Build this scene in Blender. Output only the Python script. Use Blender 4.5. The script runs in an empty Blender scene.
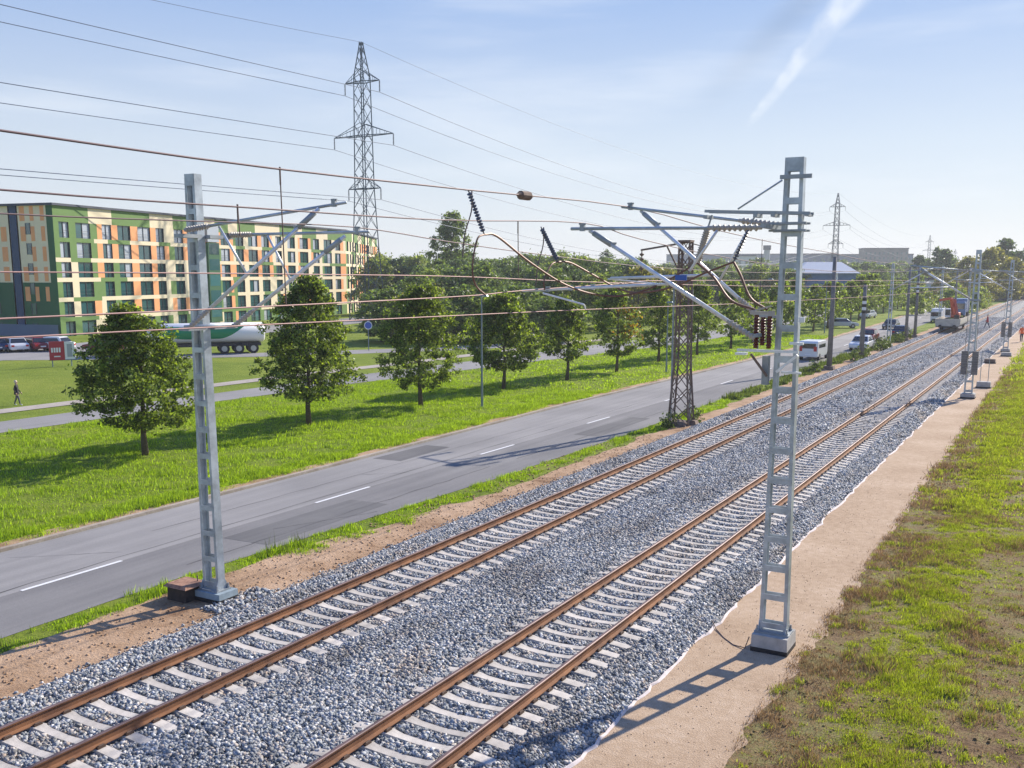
import bpy, math, random
import numpy as np
from mathutils import Vector, Matrix, noise
R = math.radians
random.seed(7); rng = np.random.default_rng(7)
S = bpy.context.scene
C = S.collection
PI = math.pi

# ------------------------------------------------------------------ materials
M = {}
def mat(name, col, rough=0.7, metal=0.0, var=0.0, scale=3.0, col2=None, bump=0.0, bscale=None, spec=None, island=0.0, detail=6):
    m = bpy.data.materials.new(name); m.use_nodes = True
    nt = m.node_tree; N = nt.nodes; L = nt.links
    b = N['Principled BSDF']
    b.inputs['Roughness'].default_value = rough; b.inputs['Metallic'].default_value = metal
    if spec is not None: b.inputs['Specular IOR Level'].default_value = spec
    b.inputs['Base Color'].default_value = (*col, 1)
    tc = N.new('ShaderNodeTexCoord')
    src = None
    if col2 is not None or var > 0:
        n = N.new('ShaderNodeTexNoise'); n.inputs['Scale'].default_value = scale; n.inputs['Detail'].default_value = detail
        n.inputs['Roughness'].default_value = 0.65
        L.new(tc.outputs['Object'], n.inputs['Vector'])
        r = N.new('ShaderNodeValToRGB')
        c2 = col2 if col2 is not None else tuple(c*(1-var) for c in col)
        c1 = col if col2 is not None else tuple(min(1, c*(1+var)) for c in col)
        r.color_ramp.elements[0].position = 0.36; r.color_ramp.elements[0].color = (*c2, 1)
        r.color_ramp.elements[1].position = 0.64; r.color_ramp.elements[1].color = (*c1, 1)
        L.new(n.outputs['Fac'], r.inputs['Fac']); src = r.outputs['Color']
    if island > 0:
        g = N.new('ShaderNodeNewGeometry')
        mr = N.new('ShaderNodeMapRange'); mr.inputs['To Min'].default_value = 1-island; mr.inputs['To Max'].default_value = 1+island
        L.new(g.outputs['Random Per Island'], mr.inputs['Value'])
        mx = N.new('ShaderNodeVectorMath'); mx.operation = 'SCALE'
        if src: L.new(src, mx.inputs[0])
        else: mx.inputs[0].default_value = col
        L.new(mr.outputs['Result'], mx.inputs['Scale']); src = mx.outputs['Vector']
    if src: L.new(src, b.inputs['Base Color'])
    if bump > 0:
        n2 = N.new('ShaderNodeTexNoise'); n2.inputs['Scale'].default_value = bscale or scale*4; n2.inputs['Detail'].default_value = 8
        L.new(tc.outputs['Object'], n2.inputs['Vector'])
        bp = N.new('ShaderNodeBump'); bp.inputs['Strength'].default_value = 1; bp.inputs['Distance'].default_value = bump
        L.new(n2.outputs['Fac'], bp.inputs['Height']); L.new(bp.outputs['Normal'], b.inputs['Normal'])
    M[name] = m
    return m
def ramp_of(m, name, stops):
    r = m.node_tree.nodes.new('ShaderNodeValToRGB'); r.label = name
    e = r.color_ramp.elements
    e[0].position, e[0].color = stops[0][0], (*stops[0][1], 1)
    e[1].position, e[1].color = stops[-1][0], (*stops[-1][1], 1)
    for p, c in stops[1:-1]:
        x = e.new(p); x.color = (*c, 1)
    return r
def leafmat(name, c1, c2, trans=0.35, tcol=None):
    m = bpy.data.materials.new(name); m.use_nodes = True
    nt = m.node_tree; N = nt.nodes; L = nt.links
    N.remove(N['Principled BSDF']); out = N['Material Output']
    g = N.new('ShaderNodeNewGeometry')
    r = ramp_of(m, 'leaf', [(0.0, c2), (0.55, c1), (1.0, tuple(min(1, a*2.3) for a in c1))])  # top stop raised well above the leaf tone: leaf highlights put into the colour
    L.new(g.outputs['Random Per Island'], r.inputs['Fac'])
    d = N.new('ShaderNodeBsdfPrincipled'); d.inputs['Roughness'].default_value = 0.5; d.inputs['Specular IOR Level'].default_value = 0.35
    L.new(r.outputs['Color'], d.inputs['Base Color'])
    t = N.new('ShaderNodeBsdfTranslucent')
    sc = N.new('ShaderNodeVectorMath'); sc.operation = 'MULTIPLY'; sc.inputs[1].default_value = tcol or (2.4, 2.2, 0.8)
    L.new(r.outputs['Color'], sc.inputs[0]); L.new(sc.outputs['Vector'], t.inputs['Color'])
    mx = N.new('ShaderNodeMixShader'); mx.inputs['Fac'].default_value = trans
    L.new(d.outputs['BSDF'], mx.inputs[1]); L.new(t.outputs['BSDF'], mx.inputs[2]); L.new(mx.outputs['Shader'], out.inputs['Surface'])
    M[name] = m
    return m

mat('galv', (0.42, 0.47, 0.51), 0.45, 0.45, var=0.24, scale=2.6, bump=0.001, bscale=60)
mat('galv_light', (0.74, 0.76, 0.79), 0.38, 0.35, var=0.10, scale=8)
mat('galv_old', (0.33, 0.36, 0.38), 0.55, 0.4, var=0.2, scale=2)
mat('rail_side', (0.29, 0.135, 0.062), 0.85, 0.1, col2=(0.15, 0.068, 0.036), scale=1.7, detail=10)
mat('rail_head', (0.16, 0.105, 0.10), 0.55, 0.3, var=0.22, scale=1.4)
mat('sleeper', (0.53, 0.485, 0.43), 0.85, 0, var=0.2, scale=3.5, bump=0.004, bscale=40)
nt_ = M['sleeper'].node_tree; oi_ = nt_.nodes.new('ShaderNodeObjectInfo'); mr_ = nt_.nodes.new('ShaderNodeMapRange'); mr_.inputs['To Min'].default_value = 0.82; mr_.inputs['To Max'].default_value = 1.12
nt_.links.new(oi_.outputs['Random'], mr_.inputs['Value']); vm_ = nt_.nodes.new('ShaderNodeVectorMath'); vm_.operation = 'SCALE'
b_ = nt_.nodes['Principled BSDF']; nt_.links.new(b_.inputs['Base Color'].links[0].from_socket, vm_.inputs[0]); nt_.links.new(mr_.outputs['Result'], vm_.inputs['Scale']); nt_.links.new(vm_.outputs['Vector'], b_.inputs['Base Color'])
mat('clip', (0.09, 0.055, 0.04), 0.7, 0.3)
mat('rust', (0.15, 0.10, 0.08), 0.85, 0.2, col2=(0.26, 0.20, 0.16), scale=6)
mat('wire', (0.36, 0.22, 0.21), 0.65, 0.25)
mat('wire_carrying', (0.15, 0.10, 0.11), 0.65, 0.2)
mat('wire_dark', (0.13, 0.09, 0.085), 0.6, 0.3)
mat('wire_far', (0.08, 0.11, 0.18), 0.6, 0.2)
mat('cable_brown', (0.17, 0.085, 0.06), 0.55, 0.2)
mat('insul_brown', (0.11, 0.022, 0.013), 0.25)
mat('insul_grey', (0.10, 0.11, 0.14), 0.45)
mat('insul_pale', (0.42, 0.38, 0.33), 0.5)
mat('concrete', (0.42, 0.40, 0.37), 0.9, var=0.15, scale=5, bump=0.004, bscale=50)
mat('concrete_blue', (0.26, 0.33, 0.37), 0.85, var=0.15, scale=5)
mat('concrete_pole', (0.20, 0.19, 0.185), 0.9, var=0.18, scale=2)
mat('bitumen', (0.02, 0.018, 0.02), 0.7)
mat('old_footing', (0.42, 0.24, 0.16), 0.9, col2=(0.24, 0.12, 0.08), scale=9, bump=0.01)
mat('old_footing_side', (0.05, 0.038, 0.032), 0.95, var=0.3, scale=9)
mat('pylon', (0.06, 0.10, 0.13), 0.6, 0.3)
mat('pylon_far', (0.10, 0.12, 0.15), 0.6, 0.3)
mat('white', (0.80, 0.80, 0.80), 0.5)
mat('black', (0.02, 0.02, 0.02), 0.5)
mat('lamp_pole', (0.22, 0.27, 0.30), 0.5, 0.4)
mat('bark', (0.10, 0.075, 0.055), 0.9, var=0.3, scale=12, bump=0.01)
mat('roof_dark', (0.06, 0.07, 0.10), 0.7)
mat('wall_green', (0.14, 0.25, 0.065), 0.8, var=0.05, scale=1)
mat('wall_dark_green', (0.03, 0.12, 0.05), 0.8, var=0.05, scale=1)
mat('wall_cream', (0.84, 0.72, 0.50), 0.8, var=0.04, scale=1)
mat('wall_orange', (0.90, 0.40, 0.17), 0.8, var=0.04, scale=1)
mat('wall_navy', (0.04, 0.07, 0.14), 0.7)
mat('wall_blue', (0.08, 0.16, 0.30), 0.7, var=0.06, scale=0.6)
mat('wall_grey', (0.38, 0.40, 0.43), 0.85, var=0.06, scale=0.4)
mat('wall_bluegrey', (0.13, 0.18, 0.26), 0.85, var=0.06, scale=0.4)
mat('wall_brown', (0.22, 0.20, 0.21), 0.85, var=0.06, scale=0.4)
mat('wall_pale', (0.62, 0.62, 0.60), 0.8, var=0.04, scale=0.4)
mat('roof_white', (0.75, 0.75, 0.74), 0.6)
mat('frame', (0.06, 0.065, 0.075), 0.5)
mat('glass', (0.035, 0.11, 0.115), 0.06, 0.0, spec=1.0, island=0.8)
mat('curtain', (0.48, 0.52, 0.58), 0.25, 0, spec=0.8)
mat('glass_car', (0.02, 0.025, 0.03), 0.08, spec=0.9)
mat('tyre', (0.02, 0.02, 0.022), 0.8)
mat('hub', (0.45, 0.46, 0.48), 0.35, 0.7)
for n, c in dict(white=(0.78, 0.79, 0.80), silver=(0.55, 0.58, 0.62), navy=(0.03, 0.05, 0.12), darkred=(0.22, 0.02, 0.03), black=(0.03, 0.03, 0.035), blue=(0.08, 0.18, 0.38)).items():
    mat('paint_'+n, c, 0.25, 0.1, spec=0.7)
mat('lamp_red', (0.55, 0.02, 0.02), 0.3); mat('lamp_clear', (0.8, 0.82, 0.85), 0.15)
mat('sign_red', (0.45, 0.03, 0.05), 0.5); mat('sign_blue', (0.05, 0.12, 0.5), 0.4)
mat('green_stripe', (0.0, 0.24, 0.09), 0.35)
mat('orange_paint', (0.55, 0.10, 0.05), 0.4)
mat('wagon', (0.52, 0.48, 0.40), 0.6, var=0.15, scale=3)
mat('wagon_dark', (0.05, 0.045, 0.045), 0.8)
mat('skin', (0.55, 0.35, 0.26), 0.6); mat('hair_fair', (0.62, 0.52, 0.38), 0.7); mat('coat_black', (0.015, 0.015, 0.02), 0.8)
mat('trouser_grey', (0.10, 0.10, 0.12), 0.8); mat('shoe_white', (0.75, 0.75, 0.78), 0.6)
mat('hivis', (0.95, 0.16, 0.04), 0.6); mat('cloth_red', (0.45, 0.04, 0.05), 0.7); mat('cloth_navy', (0.03, 0.04, 0.09), 0.8)
mat('geotextile', (0.62, 0.55, 0.53), 0.8, var=0.1, scale=6)
mat('blue_label', (0.03, 0.10, 0.40), 0.4)
mat('paint_line', (0.74, 0.74, 0.73), 0.7, var=0.08, scale=8)
leafmat('leaf_row', (0.10, 0.13, 0.032), (0.030, 0.046, 0.015), 0.42, (2.7, 2.8, 0.8))
leafmat('leaf_gold', (0.22, 0.12, 0.02), (0.10, 0.08, 0.02), 0.4)
leafmat('leaf_far', (0.10, 0.15, 0.048), (0.05, 0.08, 0.03), 0.35)
leafmat('leaf_far_light', (0.15, 0.20, 0.055), (0.08, 0.11, 0.035), 0.36)
leafmat('leaf_far_dark', (0.068, 0.11, 0.042), (0.035, 0.06, 0.026), 0.3)
leafmat('leaf_yellow', (0.18, 0.18, 0.045), (0.10, 0.11, 0.035), 0.28)
leafmat('blade_lawn', (0.19, 0.27, 0.028), (0.115, 0.18, 0.018), 0.44, (1.9, 1.9, 0.5))
leafmat('blade_bank', (0.21, 0.26, 0.035), (0.12, 0.155, 0.025), 0.42, (1.9, 1.8, 0.5))
leafmat('blade_dry', (0.27, 0.175, 0.09), (0.11, 0.065, 0.035), 0.3, (1.2, 1.2, 1.0))
leafmat('weed', (0.075, 0.11, 0.03), (0.04, 0.06, 0.02), 0.3)

def ground_mat(name, stops, scales=(0.12, 1.1, 14), bump=0.03, bscale=9, rough=0.95, w=(0.5, 0.3, 0.2)):
    """several octaves of noise mixed into one ramp: soil, sand, lawn"""
    m = bpy.data.materials.new(name); m.use_nodes = True
    nt = m.node_tree; N = nt.nodes; L = nt.links; b = N['Principled BSDF']
    b.inputs['Roughness'].default_value = rough; b.inputs['Specular IOR Level'].default_value = 0.15
    tc = N.new('ShaderNodeTexCoord'); prev = None
    for k_, (s, ww) in enumerate(zip(scales, w)):
        n = N.new('ShaderNodeTexNoise'); n.inputs['Scale'].default_value = s; n.inputs['Detail'].default_value = 5
        if 'asphalt' in name and k_ == 1:
            mp_ = N.new('ShaderNodeMapping'); mp_.inputs['Scale'].default_value = (1.6, 0.06, 1); L.new(tc.outputs['Object'], mp_.inputs['Vector']); L.new(mp_.outputs['Vector'], n.inputs['Vector'])
        else: L.new(tc.outputs['Object'], n.inputs['Vector'])
        mu = N.new('ShaderNodeMath'); mu.operation = 'MULTIPLY_ADD'; mu.inputs[1].default_value = ww
        L.new(n.outputs['Fac'], mu.inputs[0])
        if prev: L.new(prev, mu.inputs[2])
        else: mu.inputs[2].default_value = 0
        prev = mu.outputs[0]
    r = ramp_of(m, name, stops); L.new(prev, r.inputs['Fac']); L.new(r.outputs['Color'], b.inputs['Base Color'])
    n2 = N.new('ShaderNodeTexNoise'); n2.inputs['Scale'].default_value = bscale; n2.inputs['Detail'].default_value = 8; n2.inputs['Roughness'].default_value = 0.7
    L.new(tc.outputs['Object'], n2.inputs['Vector'])
    bp = N.new('ShaderNodeBump'); bp.inputs['Distance'].default_value = bump; L.new(n2.outputs['Fac'], bp.inputs['Height']); L.new(bp.outputs['Normal'], b.inputs['Normal'])
    M[name] = m; return m
ground_mat('lawn', [(0.36, (0.125, 0.175, 0.020)), (0.48, (0.18, 0.24, 0.026)), (0.62, (0.25, 0.29, 0.04))], (0.10, 0.7, 7), bump=0.12, bscale=5)
ground_mat('dirt', [(0.38, (0.24, 0.14, 0.08)), (0.48, (0.43, 0.28, 0.17)), (0.60, (0.55, 0.38, 0.25))], (0.35, 2.2, 18), bump=0.05, bscale=14)
ground_mat('sand', [(0.36, (0.30, 0.20, 0.125)), (0.46, (0.45, 0.32, 0.21)), (0.54, (0.53, 0.39, 0.265)), (0.64, (0.68, 0.54, 0.41))], (0.4, 5, 48), bump=0.02, bscale=30, w=(0.25, 0.2, 0.55))
ground_mat('bank', [(0.36, (0.15, 0.095, 0.05)), (0.43, (0.25, 0.165, 0.09)), (0.51, (0.29, 0.22, 0.10)), (0.56, (0.25, 0.24, 0.085)), (0.62, (0.36, 0.28, 0.16))], (0.5, 3.0, 22), bump=0.08, bscale=12, w=(0.35, 0.35, 0.3))
ground_mat('asphalt', [(0.38, (0.225, 0.218, 0.212)), (0.5, (0.285, 0.275, 0.268)), (0.62, (0.36, 0.345, 0.33))], (0.15, 1.5, 60), bump=0.004, bscale=80, rough=0.85, w=(0.4, 0.25, 0.35))
ground_mat('asphalt_lane', [(0.38, (0.16, 0.156, 0.156)), (0.5, (0.215, 0.208, 0.205)), (0.62, (0.29, 0.28, 0.27))], (0.15, 1.5, 60), bump=0.004, bscale=80, rough=0.85, w=(0.4, 0.25, 0.35))
mat('tar', (0.07, 0.068, 0.07), 0.8)
ground_mat('asphalt_patch', [(0.38, (0.12, 0.118, 0.12)), (0.5, (0.15, 0.147, 0.147)), (0.62, (0.20, 0.195, 0.19))], (0.3, 2.5, 60), bump=0.004, bscale=80, rough=0.85, w=(0.4, 0.25, 0.35))
ground_mat('paving', [(0.38, (0.34, 0.30, 0.26)), (0.62, (0.48, 0.43, 0.37))], (0.3, 3, 20), bump=0.01)
ground_mat('kerb', [(0.38, (0.30, 0.25, 0.20)), (0.62, (0.48, 0.42, 0.35))], (0.6, 5, 20), bump=0.01)

def stone_mat(name, voronoi):
    m = bpy.data.materials.new(name); m.use_nodes = True
    nt = m.node_tree; N = nt.nodes; L = nt.links; b = N['Principled BSDF']
    b.inputs['Roughness'].default_value = 0.8; b.inputs['Specular IOR Level'].default_value = 0.3
    r = ramp_of(m, 'stone', [(0.0, (0.10, 0.108, 0.115)), (0.22, (0.19, 0.205, 0.22)), (0.48, (0.30, 0.315, 0.325)), (0.72, (0.42, 0.43, 0.435)), (0.86, (0.38, 0.32, 0.27)), (1.0, (0.66, 0.66, 0.65))])
    if voronoi:
        tc = N.new('ShaderNodeTexCoord'); v = N.new('ShaderNodeTexVoronoi'); v.inputs['Scale'].default_value = 17
        L.new(tc.outputs['Object'], v.inputs['Vector'])
        sp = N.new('ShaderNodeSeparateColor'); L.new(v.outputs['Color'], sp.inputs['Color']); L.new(sp.outputs['Red'], r.inputs['Fac'])
        bp = N.new('ShaderNodeBump'); bp.inputs['Distance'].default_value = 0.05; bp.invert = True
        L.new(v.outputs['Distance'], bp.inputs['Height']); L.new(bp.outputs['Normal'], b.inputs['Normal'])
        n = N.new('ShaderNodeTexNoise'); n.inputs['Scale'].default_value = 0.5; L.new(tc.outputs['Object'], n.inputs['Vector'])
        mr = N.new('ShaderNodeMapRange'); mr.inputs['From Min'].default_value = 0.35; mr.inputs['From Max'].default_value = 0.65
        mr.inputs['To Min'].default_value = 0.68; mr.inputs['To Max'].default_value = 0.9; L.new(n.outputs['Fac'], mr.inputs['Value'])
        mu = N.new('ShaderNodeVectorMath'); mu.operation = 'SCALE'; L.new(r.outputs['Color'], mu.inputs[0]); L.new(mr.outputs['Result'], mu.inputs['Scale'])
        L.new(mu.outputs['Vector'], b.inputs['Base Color'])
    else:
        g = N.new('ShaderNodeNewGeometry'); L.new(g.outputs['Random Per Island'], r.inputs['Fac'])
        tc = N.new('ShaderNodeTexCoord'); mp = N.new('ShaderNodeMapping'); mp.inputs['Scale'].default_value = (1.1, 0.28, 1); L.new(tc.outputs['Object'], mp.inputs['Vector'])
        n = N.new('ShaderNodeTexNoise'); n.inputs['Scale'].default_value = 0.9; n.inputs['Detail'].default_value = 5; L.new(mp.outputs['Vector'], n.inputs['Vector'])
        r2 = ramp_of(m, 'dust', [(0.34, (0.80, 0.77, 0.75)), (0.46, (1.05, 1.06, 1.07)), (0.58, (1.14, 1.15, 1.16)), (0.68, (1.08, 0.98, 0.88))]); L.new(n.outputs['Fac'], r2.inputs['Fac'])
        mu = N.new('ShaderNodeVectorMath'); mu.operation = 'MULTIPLY'; L.new(r.outputs['Color'], mu.inputs[0]); L.new(r2.outputs['Color'], mu.inputs[1]); L.new(mu.outputs['Vector'], b.inputs['Base Color'])
    M[name] = m
stone_mat('stone', False); stone_mat('ballast', True)

# ------------------------------------------------------------------ mesh helpers
class MB:
    def __init__(s): s.v = []; s.f = []; s.m = []; s.mi = []; s.cur = 0
    def use(s, name):
        if name not in s.mi: s.mi.append(name)
        s.cur = s.mi.index(name); return s
    def add(s, vs, fs):
        o = len(s.v); s.v += [tuple(v) for v in vs]
        for f in fs: s.f.append(tuple(i+o for i in f)); s.m.append(s.cur)
    def box(s, x0, x1, y0, y1, z0, z1):
        s.add([(x0,y0,z0),(x1,y0,z0),(x1,y1,z0),(x0,y1,z0),(x0,y0,z1),(x1,y0,z1),(x1,y1,z1),(x0,y1,z1)],
              [(0,3,2,1),(4,5,6,7),(0,1,5,4),(1,2,6,5),(2,3,7,6),(3,0,4,7)])
    def frustum(s, cx, cy, z0, z1, a0, b0, a1, b1):
        s.add([(cx-a0,cy-b0,z0),(cx+a0,cy-b0,z0),(cx+a0,cy+b0,z0),(cx-a0,cy+b0,z0),(cx-a1,cy-b1,z1),(cx+a1,cy-b1,z1),(cx+a1,cy+b1,z1),(cx-a1,cy+b1,z1)],
              [(0,3,2,1),(4,5,6,7),(0,1,5,4),(1,2,6,5),(2,3,7,6),(3,0,4,7)])
    def bar(s, p, q, w, h=None, up=(0,0,1)):
        p = Vector(p); q = Vector(q); d = (q-p).normalized(); h = h or w
        u = Vector(up)
        if abs(d.dot(u)) > 0.98: u = Vector((0,1,0))
        a = d.cross(u).normalized()*w/2; b = a.cross(d).normalized()*h/2
        vs = [p-a-b, p+a-b, p+a+b, p-a+b, q-a-b, q+a-b, q+a+b, q-a+b]
        s.add(vs, [(0,1,2,3),(7,6,5,4),(4,5,1,0),(5,6,2,1),(6,7,3,2),(7,4,0,3)])
    def tube(s, pts, r, n=8, caps=True):
        pts = [Vector(p) for p in pts]; k = len(pts)
        rs = r if isinstance(r, (list, tuple)) else [r]*k
        vs = []; fs = []
        ref = None
        for i, p in enumerate(pts):
            d = (pts[min(i+1, k-1)]-pts[max(i-1, 0)]).normalized()
            if ref is None:
                ref = Vector((0,0,1)) if abs(d.z) < 0.9 else Vector((1,0,0))
            a = d.cross(ref).normalized(); b = a.cross(d).normalized(); ref = b
            for j in range(n):
                t = 2*PI*j/n
                vs.append(p+a*math.cos(t)*rs[i]+b*math.sin(t)*rs[i])
        for i in range(k-1):
            for j in range(n):
                fs.append((i*n+j, i*n+(j+1) % n, (i+1)*n+(j+1) % n, (i+1)*n+j))
        if caps: fs.append(tuple(range(n))[::-1]); fs.append(tuple((k-1)*n+j for j in range(n)))
        s.add(vs, fs)
    def insulator(s, p, q, r, sheds, core=None):
        p = Vector(p); q = Vector(q); core = core or r*0.35
        pts = [p]; rs = [core]
        for i in range(sheds):
            for t, rr in ((0.12, core), (0.35, r), (0.6, r*0.85), (0.8, core)):
                pts.append(p.lerp(q, 0.06+0.88*(i+t)/sheds)); rs.append(rr)
        pts.append(q); rs.append(core)
        s.tube(pts, rs, 8)
    def extrude_x(s, prof, x0, x1):
        """closed profile of (y, z) points extruded along x"""
        n = len(prof)
        s.add([(x0, y, z) for y, z in prof]+[(x1, y, z) for y, z in prof],
              [tuple(range(n))[::-1], tuple(range(n, 2*n))]+[(i, (i+1) % n, n+(i+1) % n, n+i) for i in range(n)])
    def build(s, name, m=None, parent=None, smooth=False, bevel=0):
        me = bpy.data.meshes.new(name)
        me.from_pydata(s.v, [], s.f)
        if s.mi:
            for x in s.mi: me.materials.append(M[x])
            me.polygons.foreach_set('material_index', s.m)
        elif m: me.materials.append(M[m])
        if smooth: me.polygons.foreach_set('use_smooth', [True]*len(me.polygons))
        me.update()
        o = bpy.data.objects.new(name, me); C.objects.link(o)
        if parent: o.parent = parent
        if bevel:
            b = o.modifiers.new('bevel', 'BEVEL'); b.width = bevel; b.segments = 2; b.limit_method = 'ANGLE'
        return o
def npmesh(name, V, F, mats, mi=None, parent=None):
    me = bpy.data.meshes.new(name)
    nv = len(V); nf, k = F.shape
    me.vertices.add(nv); me.vertices.foreach_set('co', V.astype(np.float32).ravel())
    me.loops.add(nf*k); me.loops.foreach_set('vertex_index', F.astype(np.int32).ravel())
    me.polygons.add(nf); me.polygons.foreach_set('loop_start', np.arange(0, nf*k, k, dtype=np.int32))
    for x in mats: me.materials.append(M[x])
    if mi is not None: me.polygons.foreach_set('material_index', mi.astype(np.int32))
    me.update(calc_edges=True)
    o = bpy.data.objects.new(name, me); C.objects.link(o)
    if parent: o.parent = parent
    return o
def tag(o, label=None, cat=None, group=None, kind=None):
    if label: o['label'] = label
    if cat: o['category'] = cat
    if group: o['group'] = group
    if kind: o['kind'] = kind
    return o
def thing(name, label, cat, loc=(0,0,0), rz=0, group=None):
    o = bpy.data.objects.new(name, None); C.objects.link(o); o.empty_display_size = 0.3
    o.location = loc; o.rotation_euler = (0, 0, rz)
    return tag(o, label, cat, group)
def dup(root, loc, rz=0, label=None, scale=None):
    r = root.copy(); C.objects.link(r); r.location = loc; r.rotation_euler = (0, 0, rz)
    if label: r['label'] = label
    if scale: r.scale = scale
    for ch in list(root.children):
        c = ch.copy(); C.objects.link(c); c.parent = r
        for g in ch.children:
            d = g.copy(); C.objects.link(d); d.parent = c
    return r
def struct(o): o['kind'] = 'structure'; return o
def wob(y, seed, amp, f=0.35):
    return amp*(noise.noise(Vector((y*f, seed, 0)))+0.5*noise.noise(Vector((y*f*3.3, seed, 5)))+0.35*noise.noise(Vector((y*f*11, seed, 9))))*1.4
def strip(name, m, x0, x1, y0, y1, z, label, cat=None, step=0.4, amp0=0.0, amp1=0.0, seed=0, sides=True, kind='structure', prof=None):
    """ground strip along the track between x0(y) and x1(y), edges may be ragged"""
    mb = MB(); ys = []
    y = y0
    while y < y1: ys.append(y); y += step*(1 if y < 80 else 5)
    ys.append(y1)
    f0 = x0 if callable(x0) else (lambda y: x0); f1 = x1 if callable(x1) else (lambda y: x1)
    k = len(prof) if prof else 2
    pr = prof or [(0, z), (1, z)]
    vs = []
    for y in ys:
        a = f0(y)+wob(y, seed, amp0); b = f1(y)+wob(y, seed+31, amp1)
        for t, zz in pr: vs.append((a+(b-a)*t, y, zz))
    fs = []
    for i in range(len(ys)-1):
        for j in range(k-1): fs.append((i*k+j, i*k+j+1, (i+1)*k+j+1, (i+1)*k+j))
    mb.add(vs, fs)
    o = mb.build(name, m)
    o['label'] = label; o['kind'] = kind
    if kind != 'structure' and cat: o['category'] = cat
    return o

# ------------------------------------------------------------------ terrain
def interp(tab):
    xs = [a for a, b in tab]; vs = [b for a, b in tab]
    return lambda y: float(np.interp(y, xs, vs))
mb = MB(); mb.add([(-1900,-300,0),(900,-300,0),(900,2100,0),(-1900,2100,0)], [(0,1,2,3)])
o = struct(mb.build('ground', 'lawn')); o['label'] = 'bright green mown lawn reaching back to the trees'

road_n = interp([(0,-19.6),(17,-19.7),(32,-18.9),(45,-18.6),(70,-19.1),(110,-19.0),(180,-20.5),(260,-24),(360,-34)])
road_f = interp([(0,-26.0),(30,-25.9),(52,-26.1),(75,-25.5),(104,-24.9),(170,-26.0),(260,-30),(360,-40)])
road_c = interp([(0,-22.35),(30,-22.2),(60,-21.6),(110,-21.6),(180,-23.2),(260,-27),(360,-37)])
strip('road', 'asphalt', road_f, road_c, -60, 360, 0.012, 'near grey asphalt road, farther lane', step=2)
strip('road', 'asphalt_lane', road_c, road_n, -60, 360, 0.010, 'near grey asphalt road, darker patched lane beside the tracks', step=1, amp1=0.08, seed=3)
# low kerb on the far side of the road
mb = MB()
ys = np.arange(-60, 360, 3.0)
for i in range(len(ys)-1):
    a, b = road_f(ys[i])-0.06, road_f(ys[i+1])-0.06
    mb.add([(a-0.15,ys[i],0),(a+0.03,ys[i],0),(b+0.03,ys[i+1],0),(b-0.15,ys[i+1],0),(a-0.15,ys[i],0.10),(a+0.03,ys[i],0.10),(b+0.03,ys[i+1],0.10),(b-0.15,ys[i+1],0.10)],
           [(4,5,6,7),(1,2,6,5),(3,0,4,7)])
o = struct(mb.build('kerb', 'kerb')); o['label'] = 'pale weathered kerb along the lawn side of the near road'
# cracks and patches in the asphalt
for i, (x0, y0, dx, dy, wd) in enumerate(((-20.4, 18, 0.1, 16, 0.018), (-21.0, 22, 1.4, 3.5, 0.02), (-24.1, 20, 0.3, 24, 0.014), (-22.6, 10, -0.1, 50, 0.022), (-23.9, 30, 1.6, 1.4, 0.018), (-20.2, 36, 0.2, 18, 0.02), (-25.3, 16, 2.4, 2.0, 0.014))):
    mb = MB(); vs = []; n_ = 40
    for k_ in range(n_+1):
        t_ = k_/n_; x_ = x0+dx*t_+0.12*noise.noise(Vector((t_*dy*0.9, i, 2)))+0.05*noise.noise(Vector((t_*dy*4, i, 7))); y_ = y0+dy*t_
        w_ = wd*(0.5+abs(noise.noise(Vector((t_*dy*2, i, 4))))*2)
        vs += [(x_-w_, y_, 0.0165), (x_+w_, y_+w_*0.5, 0.0165)]
    mb.add(vs, [(2*k_, 2*k_+1, 2*k_+3, 2*k_+2) for k_ in range(n_)])
    o = struct(mb.build('road_crack', 'tar')); o['label'] = 'dark tarred crack in the near road'
for i, (x0, x1, y0, y1) in enumerate(((-21.6, -19.9, 20.5, 26.5), (-25.6, -24.2, 33, 37), (-20.9, -19.6, 43, 50))):
    mb = MB(); mb.add([(x0, y0, 0.0145), (x1, y0+0.1, 0.0145), (x1-0.05, y1, 0.0145), (x0+0.1, y1-0.1, 0.0145)], [(0,1,2,3)])
    o = struct(mb.build('road_patch', 'asphalt_patch')); o['label'] = 'slightly darker repair patch in the near road'
strip('verge', 'dirt', lambda y: road_f(y)-0.85, lambda y: road_f(y)-0.16, -20, 200, 0.05, 'worn sandy edge behind the kerb', amp0=0.16, seed=11)
# centre dashes
mb = MB(); y = 2.0
for i, (a, b) in enumerate([(3.5,6.4),(14.4,17.4),(25.4,28.4),(36.1,39),(46.6,49.4)]+[(57.5+11*k, 60.4+11*k) for k in range(18)]):
    xa, xb = road_c(a), road_c(b)
    mb.add([(xa-0.06,a,0.018),(xa+0.06,a,0.018),(xb+0.06,b,0.018),(xb-0.06,b,0.018)], [(0,1,2,3)])
o = struct(mb.build('road_marking', 'paint_line')); o['label'] = 'white dashed centre line on the near road'
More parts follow.
